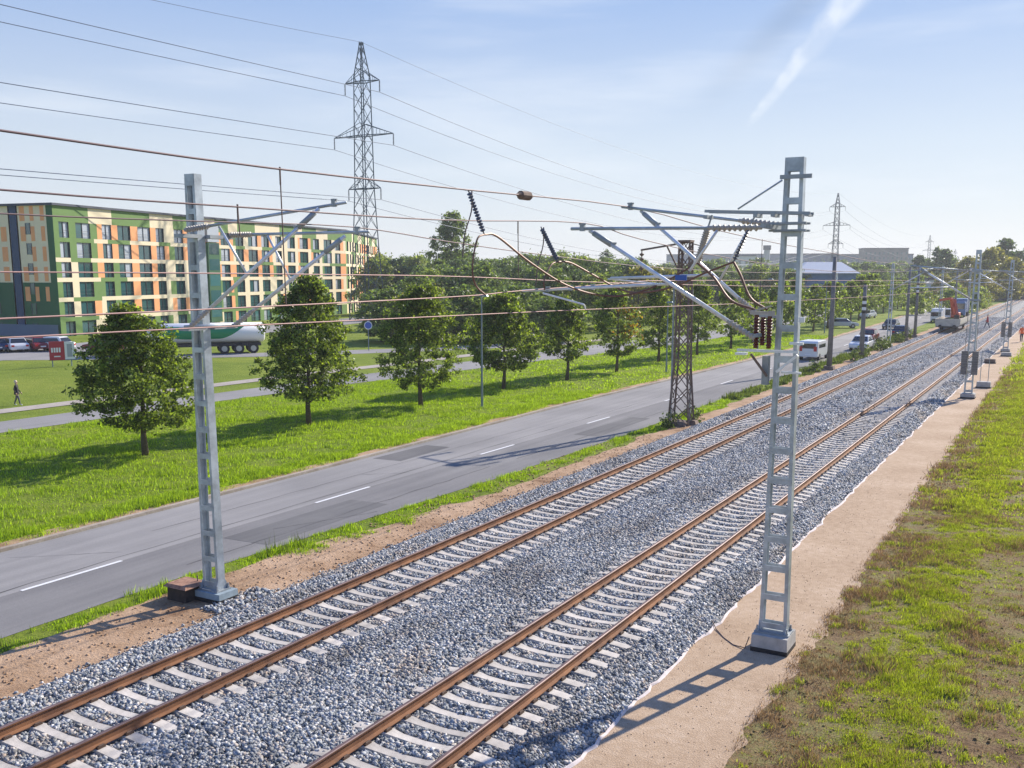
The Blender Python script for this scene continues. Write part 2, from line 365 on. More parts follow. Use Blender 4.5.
# second road, pavement behind it, parking road
r2n = interp([(0,-46),(30,-45.9),(50,-45.5),(69,-43.1),(89,-40.6),(110,-37.9),(169,-38.6),(240,-44)])
r2f = interp([(0,-49.6),(32,-49.5),(54,-48.8),(76,-47.2),(102,-46.0),(127,-43.7),(185,-43.4),(240,-49)])
strip('road', 'asphalt', r2f, r2n, -40, 240, 0.014, 'far grey asphalt road beyond the row of trees', step=2, amp1=0.2, seed=8)
strip('pavement', 'paving', lambda y: r2f(y)-4.6, lambda y: r2f(y)-2.9, -40, 240, 0.03, 'pale pavement beyond the far road', step=2)
mb = MB(); mb.add([(-91,30,0.02),(-74,44,0.02),(-64,66,0.02),(-75,74,0.02),(-88,62,0.02),(-101,52,0.02)], [(0,1,2,3,4,5)])
mb = MB()
d0 = Vector((-math.sin(R(11.9)), math.cos(R(11.9)), 0)); n0 = Vector((d0.y, -d0.x, 0))
A0 = Vector((-110.4, 79.7, 0))
def bl(s_, t_, z=0): return A0+d0*s_+n0*t_+Vector((0,0,z))
ar = [(-125,36),(-104,47.0),(-86,57.2),(-76,64.5),(-66,74.5),(-57,88),(-50,104)]
vs = []
for i in range(len(ar)):
    p = Vector((*ar[i], 0)); d = (Vector((*ar[min(i+1, len(ar)-1)], 0))-Vector((*ar[max(i-1, 0)], 0))).normalized(); q = Vector((-d.y, d.x, 0))
    vs += [p+q*2.4+Vector((0,0,0.02)), p-q*2.4+Vector((0,0,0.02))]
mb.add(vs, [(2*i, 2*i+1, 2*i+3, 2*i+2) for i in range(len(ar)-1)])
o = struct(mb.build('road', 'asphalt')); o['label'] = 'narrow access road in front of the parked cars'
mb = MB(); mb.add([bl(-60,10,0.024), bl(-60,20,0.024), bl(70,20,0.024), bl(70,10,0.024)], [(0,1,2,3)])
o = struct(mb.build('parking_lot', 'asphalt')); o['label'] = 'asphalt parking area before the coloured apartment block'
# dirt strip between road verge and ballast
strip('dirt_strip', 'dirt', lambda y: -18.9 if y < 20 else (-17.6 if y > 30 else -18.9+1.3*(y-20)/10), -15.9, -30, 300, 0.02, 'sandy brown dirt strip beside the left track', amp0=0.30, seed=21)
strip('gravel_path', 'sand', -6.9, -4.1, -30, 170, 0.022, 'pale tan sandy path beside the right track', amp1=0.22, seed=22)
strip('station_yard', 'sand', -6.9, 20, 168, 330, 0.026, 'pale sandy yard at the far end of the tracks', amp1=0.5, seed=23)
# grass bank at the right, with a real rise
def bankz(x, y):
    t = min(1, max(0, (x+4.3)/2.2)); t = t*t*(3-2*t)
    return 0.03+0.14*t+0.08*noise.noise(Vector((x*0.7, y*0.5, 3)))*t+0.05*noise.noise(Vector((x*2.3, y*2.3, 7)))*min(1, max(0, (x+4.4)*2))
mb = MB(); xs = [-4.4+0.28*i for i in range(22)]+[2, 3.5, 6, 10, 18, 30, 60]
ys = list(np.arange(-8, 70, 0.45))+list(np.arange(70, 172, 3))
vs = []
for y in ys:
    e = wob(y, 77, 0.22)
    for i, x in enumerate(xs):
        xx = x+(e if i < 6 else 0); vs.append((xx, y, (0.0 if i == 0 else bankz(xx, y))))
k = len(xs); fs = [(i*k+j, i*k+j+1, (i+1)*k+j+1, (i+1)*k+j) for i in range(len(ys)-1) for j in range(k-1)]
mb.add(vs, fs); o = struct(mb.build('bank', 'bank', smooth=True)); o['label'] = 'rough bank of dry soil and weeds right of the path'

# ballast bed
def ballz(x):
    return float(np.interp(x, [-16.5,-15.85,-15.3,-15.16,-12.42,-12.2,-11.5,-10.2,-9.95,-7.25,-7.1,-6.42], [0.0,0.33,0.37,0.298,0.298,0.33,0.36,0.36,0.302,0.298,0.298,0.01]))
xb = [-16.5,-16.15,-15.85,-15.55,-15.3,-15.16,-14.4,-13.1,-12.42,-12.2,-11.5,-10.7,-10.1,-9.95,-9,-7.25,-7.1,-6.75,-6.42]
vs = []; ys = list(np.arange(-10, 90, 0.3))+list(np.arange(90, 420, 4))
for y in ys:
    a = wob(y, 41, 0.16, 0.6); b = wob(y, 42, 0.10, 0.6)
    for i, x in enumerate(xb):
        xx = x+(a if i < 2 else b if i >= len(xb)-2 else 0)
        vs.append((xx, y, ballz(x)+(0.025*noise.noise(Vector((x*2.1, y*2.1, 0))) if 0 < i < len(xb)-1 else 0)))
k = len(xb); mb = MB(); mb.add(vs, [(i*k+j, i*k+j+1, (i+1)*k+j+1, (i+1)*k+j) for i in range(len(ys)-1) for j in range(k-1)])
o = mb.build('ballast_bed', 'ballast'); tag(o, 'grey crushed stone bed under both railway tracks', 'ballast', kind='stuff')
# loose stones
SP = 0.545; TRK = {'left': -13.81, 'right': -8.60}; YO = {'left': 10.55, 'right': 12.2}
def stones(n, y0, y1, size, xa=-16.45, xb_=-6.45):
    X = rng.uniform(xa, xb_, n); Y = rng.uniform(y0, y1, n)
    keep = np.ones(n, bool)
    for t, c in TRK.items():
        ph = ((Y-YO[t]+SP/2) % SP)-SP/2
        on = (np.abs(ph) < 0.125) & (np.abs(X-c) < 1.33)
        if t == 'right': on &= ~((X < c-1.10) & (rng.random(n) < 0.55))
        if t == 'left': on &= ~((X < c-0.95) & (rng.random(n) < 0.9))
        keep &= ~on
        if y0 > 40: keep &= ~((np.abs(X-c) < 1.30) & (rng.random(n) < 0.85))
        for sg in (-1, 1): keep &= np.abs(X-(c+sg*0.795)) > 0.085
    X = X[keep]; Y = Y[keep]; n = len(X)
    Z = np.interp(X, [-16.5,-15.85,-15.3,-15.16,-12.42,-12.2,-11.5,-10.2,-9.95,-7.25,-7.1,-6.42], [0.0,0.33,0.37,0.298,0.298,0.33,0.36,0.36,0.302,0.298,0.298,0.01])
    sz = size*rng.uniform(0.55, 1.25, n)
    cube = np.array([(-1,-1,-1),(1,-1,-1),(1,1,-1),(-1,1,-1),(-1,-1,1),(1,-1,1),(1,1,1),(-1,1,1)], float)*0.5
    V = cube[None]*(1+rng.uniform(-0.42, 0.35, (n, 8, 3)))*np.stack([sz*rng.uniform(0.8,1.3,n), sz*rng.uniform(0.7,1.1,n), sz*rng.uniform(0.6,0.95,n)], 1)[:, None, :]
    q = rng.normal(size=(n, 4)); q /= np.linalg.norm(q, axis=1)[:, None]
    w, x, y, z = q.T
    Rm = np.stack([1-2*(y*y+z*z), 2*(x*y-z*w), 2*(x*z+y*w), 2*(x*y+z*w), 1-2*(x*x+z*z), 2*(y*z-x*w), 2*(x*z-y*w), 2*(y*z+x*w), 1-2*(x*x+y*y)], 1).reshape(n, 3, 3)
    V = np.einsum('nij,nkj->nki', Rm, V)
    V += np.stack([X, Y, Z+sz*0.12+rng.uniform(-0.01, 0.02, n)], 1)[:, None, :]
    F = np.array([(0,3,2,1),(4,5,6,7),(0,1,5,4),(1,2,6,5),(2,3,7,6),(3,0,4,7)])
    F = (F[None]+8*np.arange(n)[:, None, None]).reshape(-1, 4)
    return V.reshape(-1, 3), F
Vs = []; Fs = []; off = 0
for a in ((120000, 8, 26, 0.057), (85000, 26, 46, 0.062), (50000, 46, 75, 0.085), (60000, 75, 125, 0.085), (30000, 125, 190, 0.10)):
    v, f = stones(*a); Vs.append(v); Fs.append(f+off); off += len(v)
v, f = stones(900, 9, 45, 0.045, -16.8, -16.3); v[:, 2] += 0.02; Vs.append(v); Fs.append(f+off); off += len(v)
# rubble around the foot of the left mast
v, f = stones(260, 15.6, 17.4, 0.08, -17.3, -16.6); v[:, 2] += 0.03; Vs.append(v); Fs.append(f+off)
o = npmesh('ballast_stones', np.concatenate(Vs), np.concatenate(Fs), ['stone'])
tag(o, 'loose blue grey crushed stones between and beside the rails', 'ballast', kind='stuff')
# geotextile edge
mb = MB(); vs = []; ys = np.arange(-5, 170, 0.25)
for y in ys:
    c = -6.42+wob(y, 42, 0.10, 0.6); w = 0.022+0.03*noise.noise(Vector((y*1.7, 0, 1)))
    h = 0.03+0.03*noise.noise(Vector((y*2.3, 4, 1)))
    j = 0.03*noise.noise(Vector((y*5, 9, 1)))
    vs += [(c-w+j, y, 0.03), (c-w*0.3+j, y, 0.03+h), (c+w*0.5+j, y, 0.03+h*0.8), (c+w+0.02+j, y, 0.025)]
mb.add(vs, [(i*4+j, i*4+j+1, i*4+j+5, i*4+j+4) for i in range(len(ys)-1) for j in range(3)])
tag(mb.build('geotextile_edge', 'geotextile'), 'white crumpled geotextile edge between gravel and sandy path', 'geotextile')

# ------------------------------------------------------------------ tracks
def sleeper_mb(mb, y, clips=True):
    prof = [(-1.35,0.335),(-1.0,0.365),(-0.62,0.372),(-0.42,0.345),(0,0.325),(0.42,0.345),(0.62,0.372),(1.0,0.365),(1.35,0.335)]
    vs = []
    for x, z in prof:
        hw = 0.082 if abs(x) < 0.45 else 0.105
        vs += [(x, y-hw-0.03, 0.2), (x, y-hw, z), (x, y+hw, z), (x, y+hw+0.03, 0.2)]
    fs = [(i*4+j, i*4+j+1, i*4+j+5, i*4+j+4)[::-1] for i in range(8) for j in range(3)]+[(0,1,2,3)[::-1], (32,33,34,35)]
    mb.use('sleeper'); mb.add(vs, fs)
    if clips:
        mb.use('clip')
        for s in (-1, 1):
            for d in (-0.115, 0.115):
                mb.box(s*0.795+d-0.03, s*0.795+d+0.03, y-0.075, y+0.075, 0.368, 0.405)
                mb.tube([(s*0.795+d, y-0.05, 0.41), (s*0.795+d, y+0.05, 0.41)], 0.016, 5)
def make_track(side, label):
    c = TRK[side]
    t = thing('railway_track', label, 'railway track', (c, 0, 0), 0, 'railway tracks')
    for s in (-1, 1):
        mb = MB(); mb.use('rail_side')
        z0 = 0.372
        prof = [(-0.075,z0),(0.075,z0),(0.075,z0+0.012),(0.012,z0+0.035),(0.010,z0+0.135),(0.036,z0+0.150),(0.037,z0+0.172)]
        prof = prof+[(-x, z) for x, z in prof[::-1][:-2]]
        for ya, yb in ((-12, 20), (20, 60), (60, 150), (150, 420)):
            n = len(prof)
            mb.add([(s*0.795+x, ya, z) for x, z in prof]+[(s*0.795+x, yb, z) for x, z in prof], [(i, n+i, n+(i+1) % n, (i+1) % n) for i in range(n)])
        mb.use('rail_head')
        mb.add([(s*0.795+x, y, z) for y in (-12, 420) for x, z in ((-0.037,z0+0.166),(-0.037,z0+0.174),(-0.022,z0+0.182),(0.022,z0+0.182),(0.037,z0+0.174),(0.037,z0+0.166))],
               [(i, i+6, i+7, i+1)[::-1] for i in range(5)])
        mb.build('rail', parent=t)
    ys = [YO[side]+SP*k for k in range(-30, 740)]
    ys = [y for y in ys if -8 < y < 400]
    near = [y for y in ys if y > 8.5][:100]
    proto = MB(); sleeper_mb(proto, 0); first = None
    for y in near:
        if first is None: first = proto.build('sleeper', parent=t); q = first
        else: q = first.copy(); C.objects.link(q); q.parent = t
        q.location = (random.uniform(-0.012, 0.012), y+random.uniform(-0.008, 0.008), random.uniform(-0.004, 0.003))
    mb = MB()
    for y in ys:
        if y not in near: sleeper_mb(mb, y, y < 110)
    q = mb.build('sleeper', parent=t); q['kind'] = 'stuff'
    return t
make_track('left', 'rusty railway track on the left, nearer the road')
make_track('right', 'rusty railway track on the right, nearer the sandy path')

# ------------------------------------------------------------------ grass
def blades(name, n, area, density_fn, h, w, per, matname, label, zfn=None, spread=0.10, lean=0.5, cat='grass'):
    x0, x1, y0, y1 = area
    X = rng.uniform(x0, x1, n); Y = rng.uniform(y0, y1, n)
    P = np.array([density_fn(a, b) for a, b in zip(X, Y)])
    k = rng.random(n) < P; X = X[k]; Y = Y[k]; n = len(X)
    if n == 0: return None
    Z = np.array([zfn(a, b) for a, b in zip(X, Y)]) if zfn else np.zeros(n)
    hs = h*rng.uniform(0.6, 1.3, n)*np.array([max(0.35, 1+1.6*noise.noise(Vector((a*0.55, b*0.55, 12)))+0.9*noise.noise(Vector((a*1.7, b*1.7, 3)))) for a, b in zip(X, Y)])
    X = np.repeat(X, per); Y = np.repeat(Y, per); Z = np.repeat(Z, per); hs = np.repeat(hs, per)*rng.uniform(0.6, 1.15, n*per); m = n*per
    X += rng.normal(0, spread, m); Y += rng.normal(0, spread, m)
    a = rng.uniform(0, 2*PI, m); l = rng.uniform(0.1, lean, m)*hs; b = rng.uniform(0, 2*PI, m)
    ww = w*rng.uniform(0.6, 1.3, m)/2
    V = np.empty((m, 3, 3))
    V[:, 0] = np.stack([X-np.cos(a)*ww, Y-np.sin(a)*ww, Z-0.01], 1)
    V[:, 1] = np.stack([X+np.cos(a)*ww, Y+np.sin(a)*ww, Z-0.01], 1)
    V[:, 2] = np.stack([X+np.cos(b)*l, Y+np.sin(b)*l, Z+hs], 1)
    F = np.arange(m*3).reshape(-1, 3)
    return tag(npmesh(name, V.reshape(-1, 3), F, [matname]), label, cat, kind='stuff')
def nz(x, y, s, o=0): return noise.noise(Vector((x*s, y*s, o)))
med = lambda x, y: (1.0 if road_f(y)-0.6 > x > r2n(y)+0.3 else 0)*(0.62+0.6*nz(x, y, 0.5, 2))
blades('grass', 34000, (-46, -26, 12, 60), med, 0.11, 0.032, 11, 'blade_lawn', 'long bright green grass between the two roads', spread=0.13)
blades('grass', 16000, (-44, -25, 60, 130), med, 0.11, 0.08, 6, 'blade_lawn', 'bright green grass of the strip further along the roads', spread=0.2)
blades('grass', 16000, (-27.8, -26.2, 12, 60), lambda x, y: 0.8 if x < road_f(y)-0.50+wob(y, 55, 0.2) else 0, 0.15, 0.03, 6, 'blade_lawn', 'green grass fringe along the kerb of the near road')
ver = lambda x, y: (1.0 if road_n(y)+0.05+wob(y, 5, 0.1) < x < (-18.8 if y < 20 else -18.0 if y < 45 else -17.7)+wob(y, 21, 0.5) else 0)*max(0, 0.45+1.1*nz(x, y, 0.9, 5))
blades('grass', 26000, (-20.2, -16.9, 8, 60), ver, 0.12, 0.024, 9, 'blade_lawn', 'grass tufts between the near road and the dirt strip', spread=0.07)
blades('grass', 7000, (-19.6, -16.9, 60, 140), ver, 0.25, 0.08, 6, 'weed', 'weeds along the road edge further down the line', spread=0.12)
blades('weeds', 420, (-20.0, -18.6, 9, 60), lambda x, y: 0.8 if nz(x, y, 0.6, 8) > 0.12 and x > road_n(y)-0.1 else 0, 0.30, 0.03, 9, 'weed', 'taller dark weeds at the edge of the near road', spread=0.07, lean=0.4, cat='weeds')
pat = lambda x, y: (0.0 if x < -4.3 else min(1, max(0, -0.12+0.66*math.exp(-((x+2.3+0.3*nz(0, y, 0.2, 3))/0.7)**2)+0.10*min(3, max(0, (y-30)/15))+0.30*min(1, max(0, (x+3.3)/0.6))+1.25*(nz(x, y, 0.7, 4)*0.45+nz(x, y, 3.6, 6)*1.0))))
pat2 = lambda x, y: min(1.0, pat(x, y)*(1.0 if x < -1.6 else 0.75))
blades('grass', 75000, (-4.3, 1.5, 8, 34), pat2, 0.07, 0.014, 9, 'blade_bank', 'yellow green grass patches on the near part of the bank', zfn=bankz, spread=0.05, lean=0.9)
blades('grass', 52000, (-4.3, 2.5, 34, 80), lambda x, y: min(1, pat2(x, y)+0.02), 0.11, 0.035, 7, 'blade_bank', 'yellow green grass on the middle of the bank', zfn=bankz, spread=0.08, lean=0.9)
blades('grass', 16000, (-4.3, 10, 80, 170), lambda x, y: min(1, pat2(x, y)+0.2), 0.2, 0.09, 6, 'blade_bank', 'green grass on the distant end of the bank', zfn=bankz, spread=0.2, lean=0.9)
blades('dry_weeds', 42000, (-4.45, 1.5, 8, 36), lambda x, y: (0 if x < -4.35 else min(1, max(0.10, 0.42-(x+4)*0.11-0.9*nz(x, y, 0.55, 4)))), 0.09, 0.013, 8, 'blade_dry', 'dry brown weeds and straw on the bank edge', zfn=bankz, spread=0.07, lean=1.1, cat='weeds')
blades('dry_weeds', 16000, (-4.45, 1.5, 36, 90), lambda x, y: (0 if x < -4.35 else min(1, max(0.12, 0.5-(x+4)*0.12-0.9*nz(x, y, 0.55, 4)))), 0.13, 0.03, 7, 'blade_dry', 'dry brown weeds further along the bank', zfn=bankz, spread=0.1, lean=1.1, cat='weeds')
# small clods on the dirt strip and bank
def clods(name, n, area, m, label, size, zfn):
    v, f = [], []
    x0, x1, y0, y1 = area; V = []; F = []
    for i in range(n):
        x, y = random.uniform(x0, x1), random.uniform(y0, y1); s = size*random.uniform(0.4, 1.5)
        z = zfn(x, y)
        o = len(V)
        for cx, cy, cz in ((-1,-1,-1),(1,-1,-1),(1,1,-1),(-1,1,-1),(-1,-1,1),(1,-1,1),(1,1,1),(-1,1,1)):
            V.append((x+cx*s*random.uniform(.3,.6), y+cy*s*random.uniform(.3,.6), z+cz*s*random.uniform(.15,.4)))
        for q in ((0,3,2,1),(4,5,6,7),(0,1,5,4),(1,2,6,5),(2,3,7,6),(3,0,4,7)): F.append([a+o for a in q])
    return tag(npmesh(name, np.array(V), np.array(F), [m]), label, 'soil', kind='stuff')
clods('dirt_clods', 1500, (-18.8, -16.4, 9, 45), 'dirt', 'small clods of soil scattered over the dirt strip', 0.042, lambda x, y: 0.025)
clods('dirt_clods', 1800, (-4.2, 1, 9, 40), 'bank', 'small clods of dark soil on the bank', 0.035, lambda x, y: bankz(x, y)+0.01)
clods('pebbles', 1100, (-6.3, -4.3, 9, 40), 'sand', 'small pale pebbles lying on the sandy path', 0.014, lambda x, y: 0.028)

# ------------------------------------------------------------------ trees
def leaf_cloud(name, seed, h, rad, base, nclump, per, size, mats, clump=0.42, shape=1.0, gold=0.0):
    g = np.random.default_rng(seed); e1 = g.uniform(0.38, 0.62); pk = g.uniform(0.24, 0.42); sx_, sy_ = g.uniform(-0.16, 0.16, 2)*rad
    V = []; n = 0
    ph = g.uniform(0, 6.28, 6)
    cs = []
    while len(cs) < nclump:
        t = g.random()**0.9
        prof = (min(1.0, (t+0.06)/(pk-0.04))**0.55)*(1-max(0, t-pk)/(1.02-pk))**e1*shape
        if shape < 0: prof = max(0.15, math.sin(PI*min(1, t*0.88+0.10)))**0.6*abs(shape)
        a = g.uniform(0, 2*PI)
        wobble = 1+0.10*math.sin(a*2+ph[0]+t*3)+0.12*math.sin(a*3+ph[1]-t*5)+0.16*math.sin(t*11+ph[2]+a*2)+0.10*math.sin(a*7+t*17+ph[3])
        r = rad*prof*wobble*(g.random()**0.42)
        cs.append((r*math.cos(a)+sx_*t, r*math.sin(a)+sy_*t, base+(h-base)*t))
    cs = np.array(cs)
    ctr = np.repeat(cs, per, 0); m = len(ctr)
    sc = clump*g.uniform(0.6, 1.4, nclump).repeat(per)
    P = ctr+g.normal(size=(m, 3))*sc[:, None]*np.array([0.5, 0.5, 0.36])
    nrm = g.normal(size=(m, 3)); nrm[:, 2] += 0.5; nrm /= np.linalg.norm(nrm, axis=1)[:, None]
    a = np.cross(nrm, g.normal(size=(m, 3))); a /= np.linalg.norm(a, axis=1)[:, None]; b = np.cross(nrm, a)
    s = size*g.uniform(0.6, 1.35, m)[:, None]
    Q = np.stack([P-a*s*0.62, P+b*s*0.36, P+a*s*0.62, P-b*s*0.36], 1)
    F = np.arange(m*4).reshape(-1, 4)
    mi = None
    if len(mats) > 1:
        mi = ((ctr[:, 0] > rad*0.25) & (ctr[:, 2] > base+(h-base)*0.25) & (g.random(m) < gold)).astype(int)
    return Q.reshape(-1, 3), F, mi, cs
def trunk_mb(seed, h, base, r0, cs, limbs=14):
    rd = random.Random(seed); mb = MB()
    pts = [(0, 0, -0.05)]; x = y = 0
    for i in range(1, 7):
        x += rd.uniform(-0.07, 0.07); y += rd.uniform(-0.07, 0.07); pts.append((x, y, h*0.86*i/6))
    mb.tube(pts, [r0*1.35, r0, r0*0.8, r0*0.62, r0*0.45, r0*0.3, r0*0.12], 8)
    for i in rd.sample(range(len(cs)), min(limbs, len(cs))):
        c = cs[i]; z = max(base*0.85, c[2]-0.45*math.hypot(c[0], c[1])-0.3); z = min(z, h*0.7)
        s = Vector((x*z/h, y*z/h, z)); e = Vector(c)
        mid = s.lerp(e, 0.5)+Vector((0, 0, -0.1))
        mb.tube([s, mid, e], [r0*0.33, r0*0.2, r0*0.06], 5)
    return mb
def tree_proto(name, label, cat, seed, h, rad, base, nclump, per, size, mats, r0=0.13, group=None, clump=0.42, gold=0.5, limbs=14, shape=1.0):
    V, F, mi, cs = leaf_cloud(name, seed, h, rad, base, nclump, per, size, mats, clump, shape, gold)
    t = thing(name, label, cat, (0, 0, 0), 0, group)
    trunk_mb(seed, h, base, r0, cs, limbs).build('trunk', 'bark', t, smooth=True)
    npmesh('crown', V, F, mats, mi, t)
    return t
RG = 'young broadleaf trees in a row between the two roads'
row = [(-34.8,28.8,6.4,2.55,'leftmost tree of the row, in front of the apartment block corner'),
       (-34.4,39.0,7.6,2.7,'tall wide tree of the row, second from the left, hiding the tanker rear'),
       (-33.6,48.1,7.1,2.55,'third tree from the left in the row, just right of the big pylon'),
       (-33.7,58.2,6.4,2.55,'fourth tree from the left in the row, behind the thin grey lamp post'),
       (-32.5,65.6,6.0,2.05,'small fifth tree from the left in the row'),
       (-31.7,73.0,6.6,2.25,'tree with orange tinged leaves, left of the rusty lattice mast'),
       (-32.1,83.3,6.9,2.1,'dark tree of the row right behind the rusty lattice mast'),
       (-31.6,92.4,6.8,2.3,'tree of the row just right of the rusty lattice mast')]
for i, (x, y, h, rad, lab) in enumerate(row):
    t = tree_proto('roadside_tree', lab, 'tree', 100+i, h, rad, [1.2, 1.35, 1.2, 1.45, 1.6, 1.45, 1.3, 1.5][i], [420, 460, 400, 360, 240, 260, 250, 250][i], 58 if i < 4 else 46, 0.13 if i < 3 else 0.155,
                   ['leaf_row', 'leaf_gold'] if i in (5,) else ['leaf_row'], r0=0.12, group=RG, gold=0.3, clump=0.30)
    t.location = (x, y, 0); t.rotation_euler = (0, 0, 0)
protoA = tree_proto('roadside_tree', 'distant tree of the row between the roads, behind the first few', 'tree', 140, 6.8, 2.35, 1.4, 130, 24, 0.27, ['leaf_row'], group='distant trees of the roadside row')
protoB = tree_proto('roadside_tree', 'distant tree of the row between the roads, behind the first few', 'tree', 141, 6.5, 2.2, 1.3, 130, 24, 0.27, ['leaf_row'], group='distant trees of the roadside row')
protoA.location = (-31.2, 102, 0); protoB.location = (-31.4, 111, 0)
for i, y in enumerate(range(121, 300, 9)):
    xx = -31.2-max(0, y-170)*0.05
    dup(random.choice((protoA, protoB)), (xx+random.uniform(-0.5, 0.5), y+random.uniform(-1, 1), 0), random.uniform(0, 6), scale=(1, 1, random.uniform(0.9, 1.15)))
# background woodland: separate trees
BG = 'trees of the wood beyond the far road'
BL = 'one of the many green trees in the distant wood beyond the far road'
protos = []
for i, (h, rad, m) in enumerate([(11, 4.6, 'leaf_far'), (12, 5.0, 'leaf_far_dark'), (10, 4.6, 'leaf_far_light'), (13, 4.4, 'leaf_far'), (9, 4.8, 'leaf_far')]):
    protos.append(tree_proto('wood_tree', BL, 'tree', 200+i, h, rad, 1.6, 150, 40, 0.42, [m], r0=0.2, group=BG, clump=0.85, limbs=8, shape=-1.0 if i % 2 else 1.0))
spots = []
rr = random.Random(5)
HPs = 994.0
def place_px(u, d):   # horizontal direction u at axial distance d
    a = math.atan2(u-512, HPs)-R(29.57)
    # a measured from +Y, clockwise positive
    L_ = d/math.cos(math.atan2(u-512, HPs))
    return (L_*math.sin(a), L_*math.cos(a))
for u in range(372, 800, 13):
    for d, hh in ((150, 8.5), (185, 10.0), (235, 11.5), (300, 13)):
        if u < 400 and d < 180: continue
        if u > 610 and d < 180: continue
        if u > 690 and d < 230: continue
        if u > 640: hh *= 0.78
        x, y = place_px(u+rr.uniform(-7, 7), d+rr.uniform(-14, 14))
        spots.append((x, y, hh*rr.uniform(0.85, 1.08)))
for u in range(800, 935, 12):
    for d, hh in ((250, 8.5), (330, 10.5)):
        x, y = place_px(u+rr.uniform(-6, 6), d+rr.uniform(-12, 12))
        if x < -46: spots.append((x, y, hh*rr.uniform(0.8, 1.05)))
for u in range(380, 560, 16):
    x, y = place_px(u+rr.uniform(-5, 5), 118+rr.uniform(-6, 6)); spots.append((x, y, rr.uniform(4.5, 6.5)))
used = [False]*5; hp = [11, 12, 10, 13, 9]
for x, y, hh in spots:
    i = rr.randrange(5); s = hh/hp[i]
    q = protos[i]
    if used[i]: q = dup(q, (x, y, 0), rr.uniform(0, 6))
    used[i] = True
    q.location = (x, y, 0); q.scale = (max(s, 0.8), max(s, 0.8), s); q.rotation_euler = (0, 0, rr.uniform(0, 6))
# far belt closing the horizon
far = tree_proto('belt_tree', 'one of the hazy trees in the far belt on the horizon', 'tree', 230, 13, 6.5, 0.5, 90, 26, 1.1, ['leaf_far'], r0=0.25, group='trees of the far belt on the horizon', clump=1.5, limbs=3)
bel = []
for u in range(-60, 1180, 22):
    for d in (430, 560):
        x, y = place_px(u+rr.uniform(-9, 9), d+rr.uniform(-30, 30))
        if 330 < u: bel.append((x, y))
for j, (x, y) in enumerate(bel):
    q = far if j == 0 else dup(far, (x, y, 0), rr.uniform(0, 6))
    s = rr.uniform(0.75, 1.1); q.location = (x, y, 0); q.scale = (1.25, 1.25, s)
# tall trees
t = tree_proto('tall_tree', 'tallest tree of the wood, standing alone above the treeline right of the pylon', 'tree', 301, 21, 4.7, 6, 230, 50, 0.42, ['leaf_far'], r0=0.35, clump=0.8, limbs=24, shape=-1.0)
x, y = place_px(452, 205); t.location = (x, y, 0); t.scale = (0.9, 0.9, 0.95)
t = tree_proto('tall_tree', 'small dark tree sticking up from the far treeline near mid picture', 'tree', 302, 15, 3.2, 6, 70, 26, 0.6, ['leaf_far_dark'], r0=0.25, clump=0.7)
x, y = place_px(605, 300); t.location = (x, y, 0)
# yellowing trees at the right
Y1 = tree_proto('yellow_tree', 'broad tree turning yellow beyond the far masts at right', 'tree', 310, 15, 7.5, 1, 150, 34, 0.7, ['leaf_yellow'], r0=0.3, clump=1.2, limbs=8, group='yellowing trees at the right')
x, y = place_px(992, 300); Y1.location = (x, y, 0)
for u, d, s in ((968, 310, 0.85), (1012, 290, 0.8), (925, 330, 0.62), (985, 250, 0.55), (944, 260, 0.5)):
    x, y = place_px(u, d); dup(Y1, (x, y, 0), rr.uniform(0, 6), scale=(s, s, s))
YG = tree_proto('wood_tree', 'lighter yellow green tree showing over the roadside row left of the right mast', 'tree', 315, 8.5, 3.6, 1, 110, 30, 0.45, ['leaf_yellow'], r0=0.2, clump=0.8, limbs=8, group='yellow green trees behind the roadside row')
x, y = place_px(640, 150); YG.location = (x, y, 0)
for u, d, sc_ in ((668, 158, 0.95), (655, 165, 1.0), (560, 140, 0.7), (400, 112, 0.6), (432, 120, 0.7)):
    x, y = place_px(u, d); dup(YG, (x, y, 0), rr.uniform(0, 6), scale=(sc_, sc_, sc_))
for q_ in [o_ for o_ in C.objects if o_.get('group') == 'yellow green trees behind the roadside row']: q_['label'] = 'one of the lighter yellow green trees showing behind the roadside row'
G1 = tree_proto('spruce_tree', 'dark pointed tree left of the yellow trees at far right', 'tree', 311, 17, 3.0, 1, 120, 30, 0.6, ['leaf_far_dark'], r0=0.25, clump=0.8, limbs=8, group='dark pointed trees at far right')
x, y = place_px(936, 360); G1.location = (x, y, 0)
for u, d, s in ((945, 350, 0.95), (1003, 330, 1.12), (1016, 340, 0.9), (1030, 330, 1.0), (1045, 320, 0.9), (918, 370, 0.85)):
    x, y = place_px(u, d); dup(G1, (x, y, 0), rr.uniform(0, 6), scale=(s*1.2, s*1.2, s))
B1 = tree_proto('bush', 'round green bush growing beside the far end of the left track', 'bush', 320, 3.4, 2.4, 0.1, 60, 24, 0.35, ['leaf_far_light'], r0=0.08, clump=0.5, limbs=5, group='bushes beside the far end of the tracks')
B1.location = (-19, 205, 0)
for x, y, s in ((-22, 222, 1.3), (-18.5, 236, 1.1), (-25, 250, 1.6), (-20, 262, 1.3), (-8, 330, 1.5), (-2, 320, 1.4), (4, 340, 1.6), (-30, 235, 1.4), (-26, 205, 1.1)):
    dup(B1, (x, y, 0), rr.uniform(0, 6), scale=(s, s, s))
B2 = tree_proto('shrub', 'small low shrub at the foot of a concrete pole beside the road', 'bush', 321, 0.9, 0.75, 0.02, 24, 16, 0.14, ['weed'], r0=0.03, clump=0.22, limbs=4, group='low shrubs between the road and the left track')
B2.location = (-16.7, 92.4, 0)
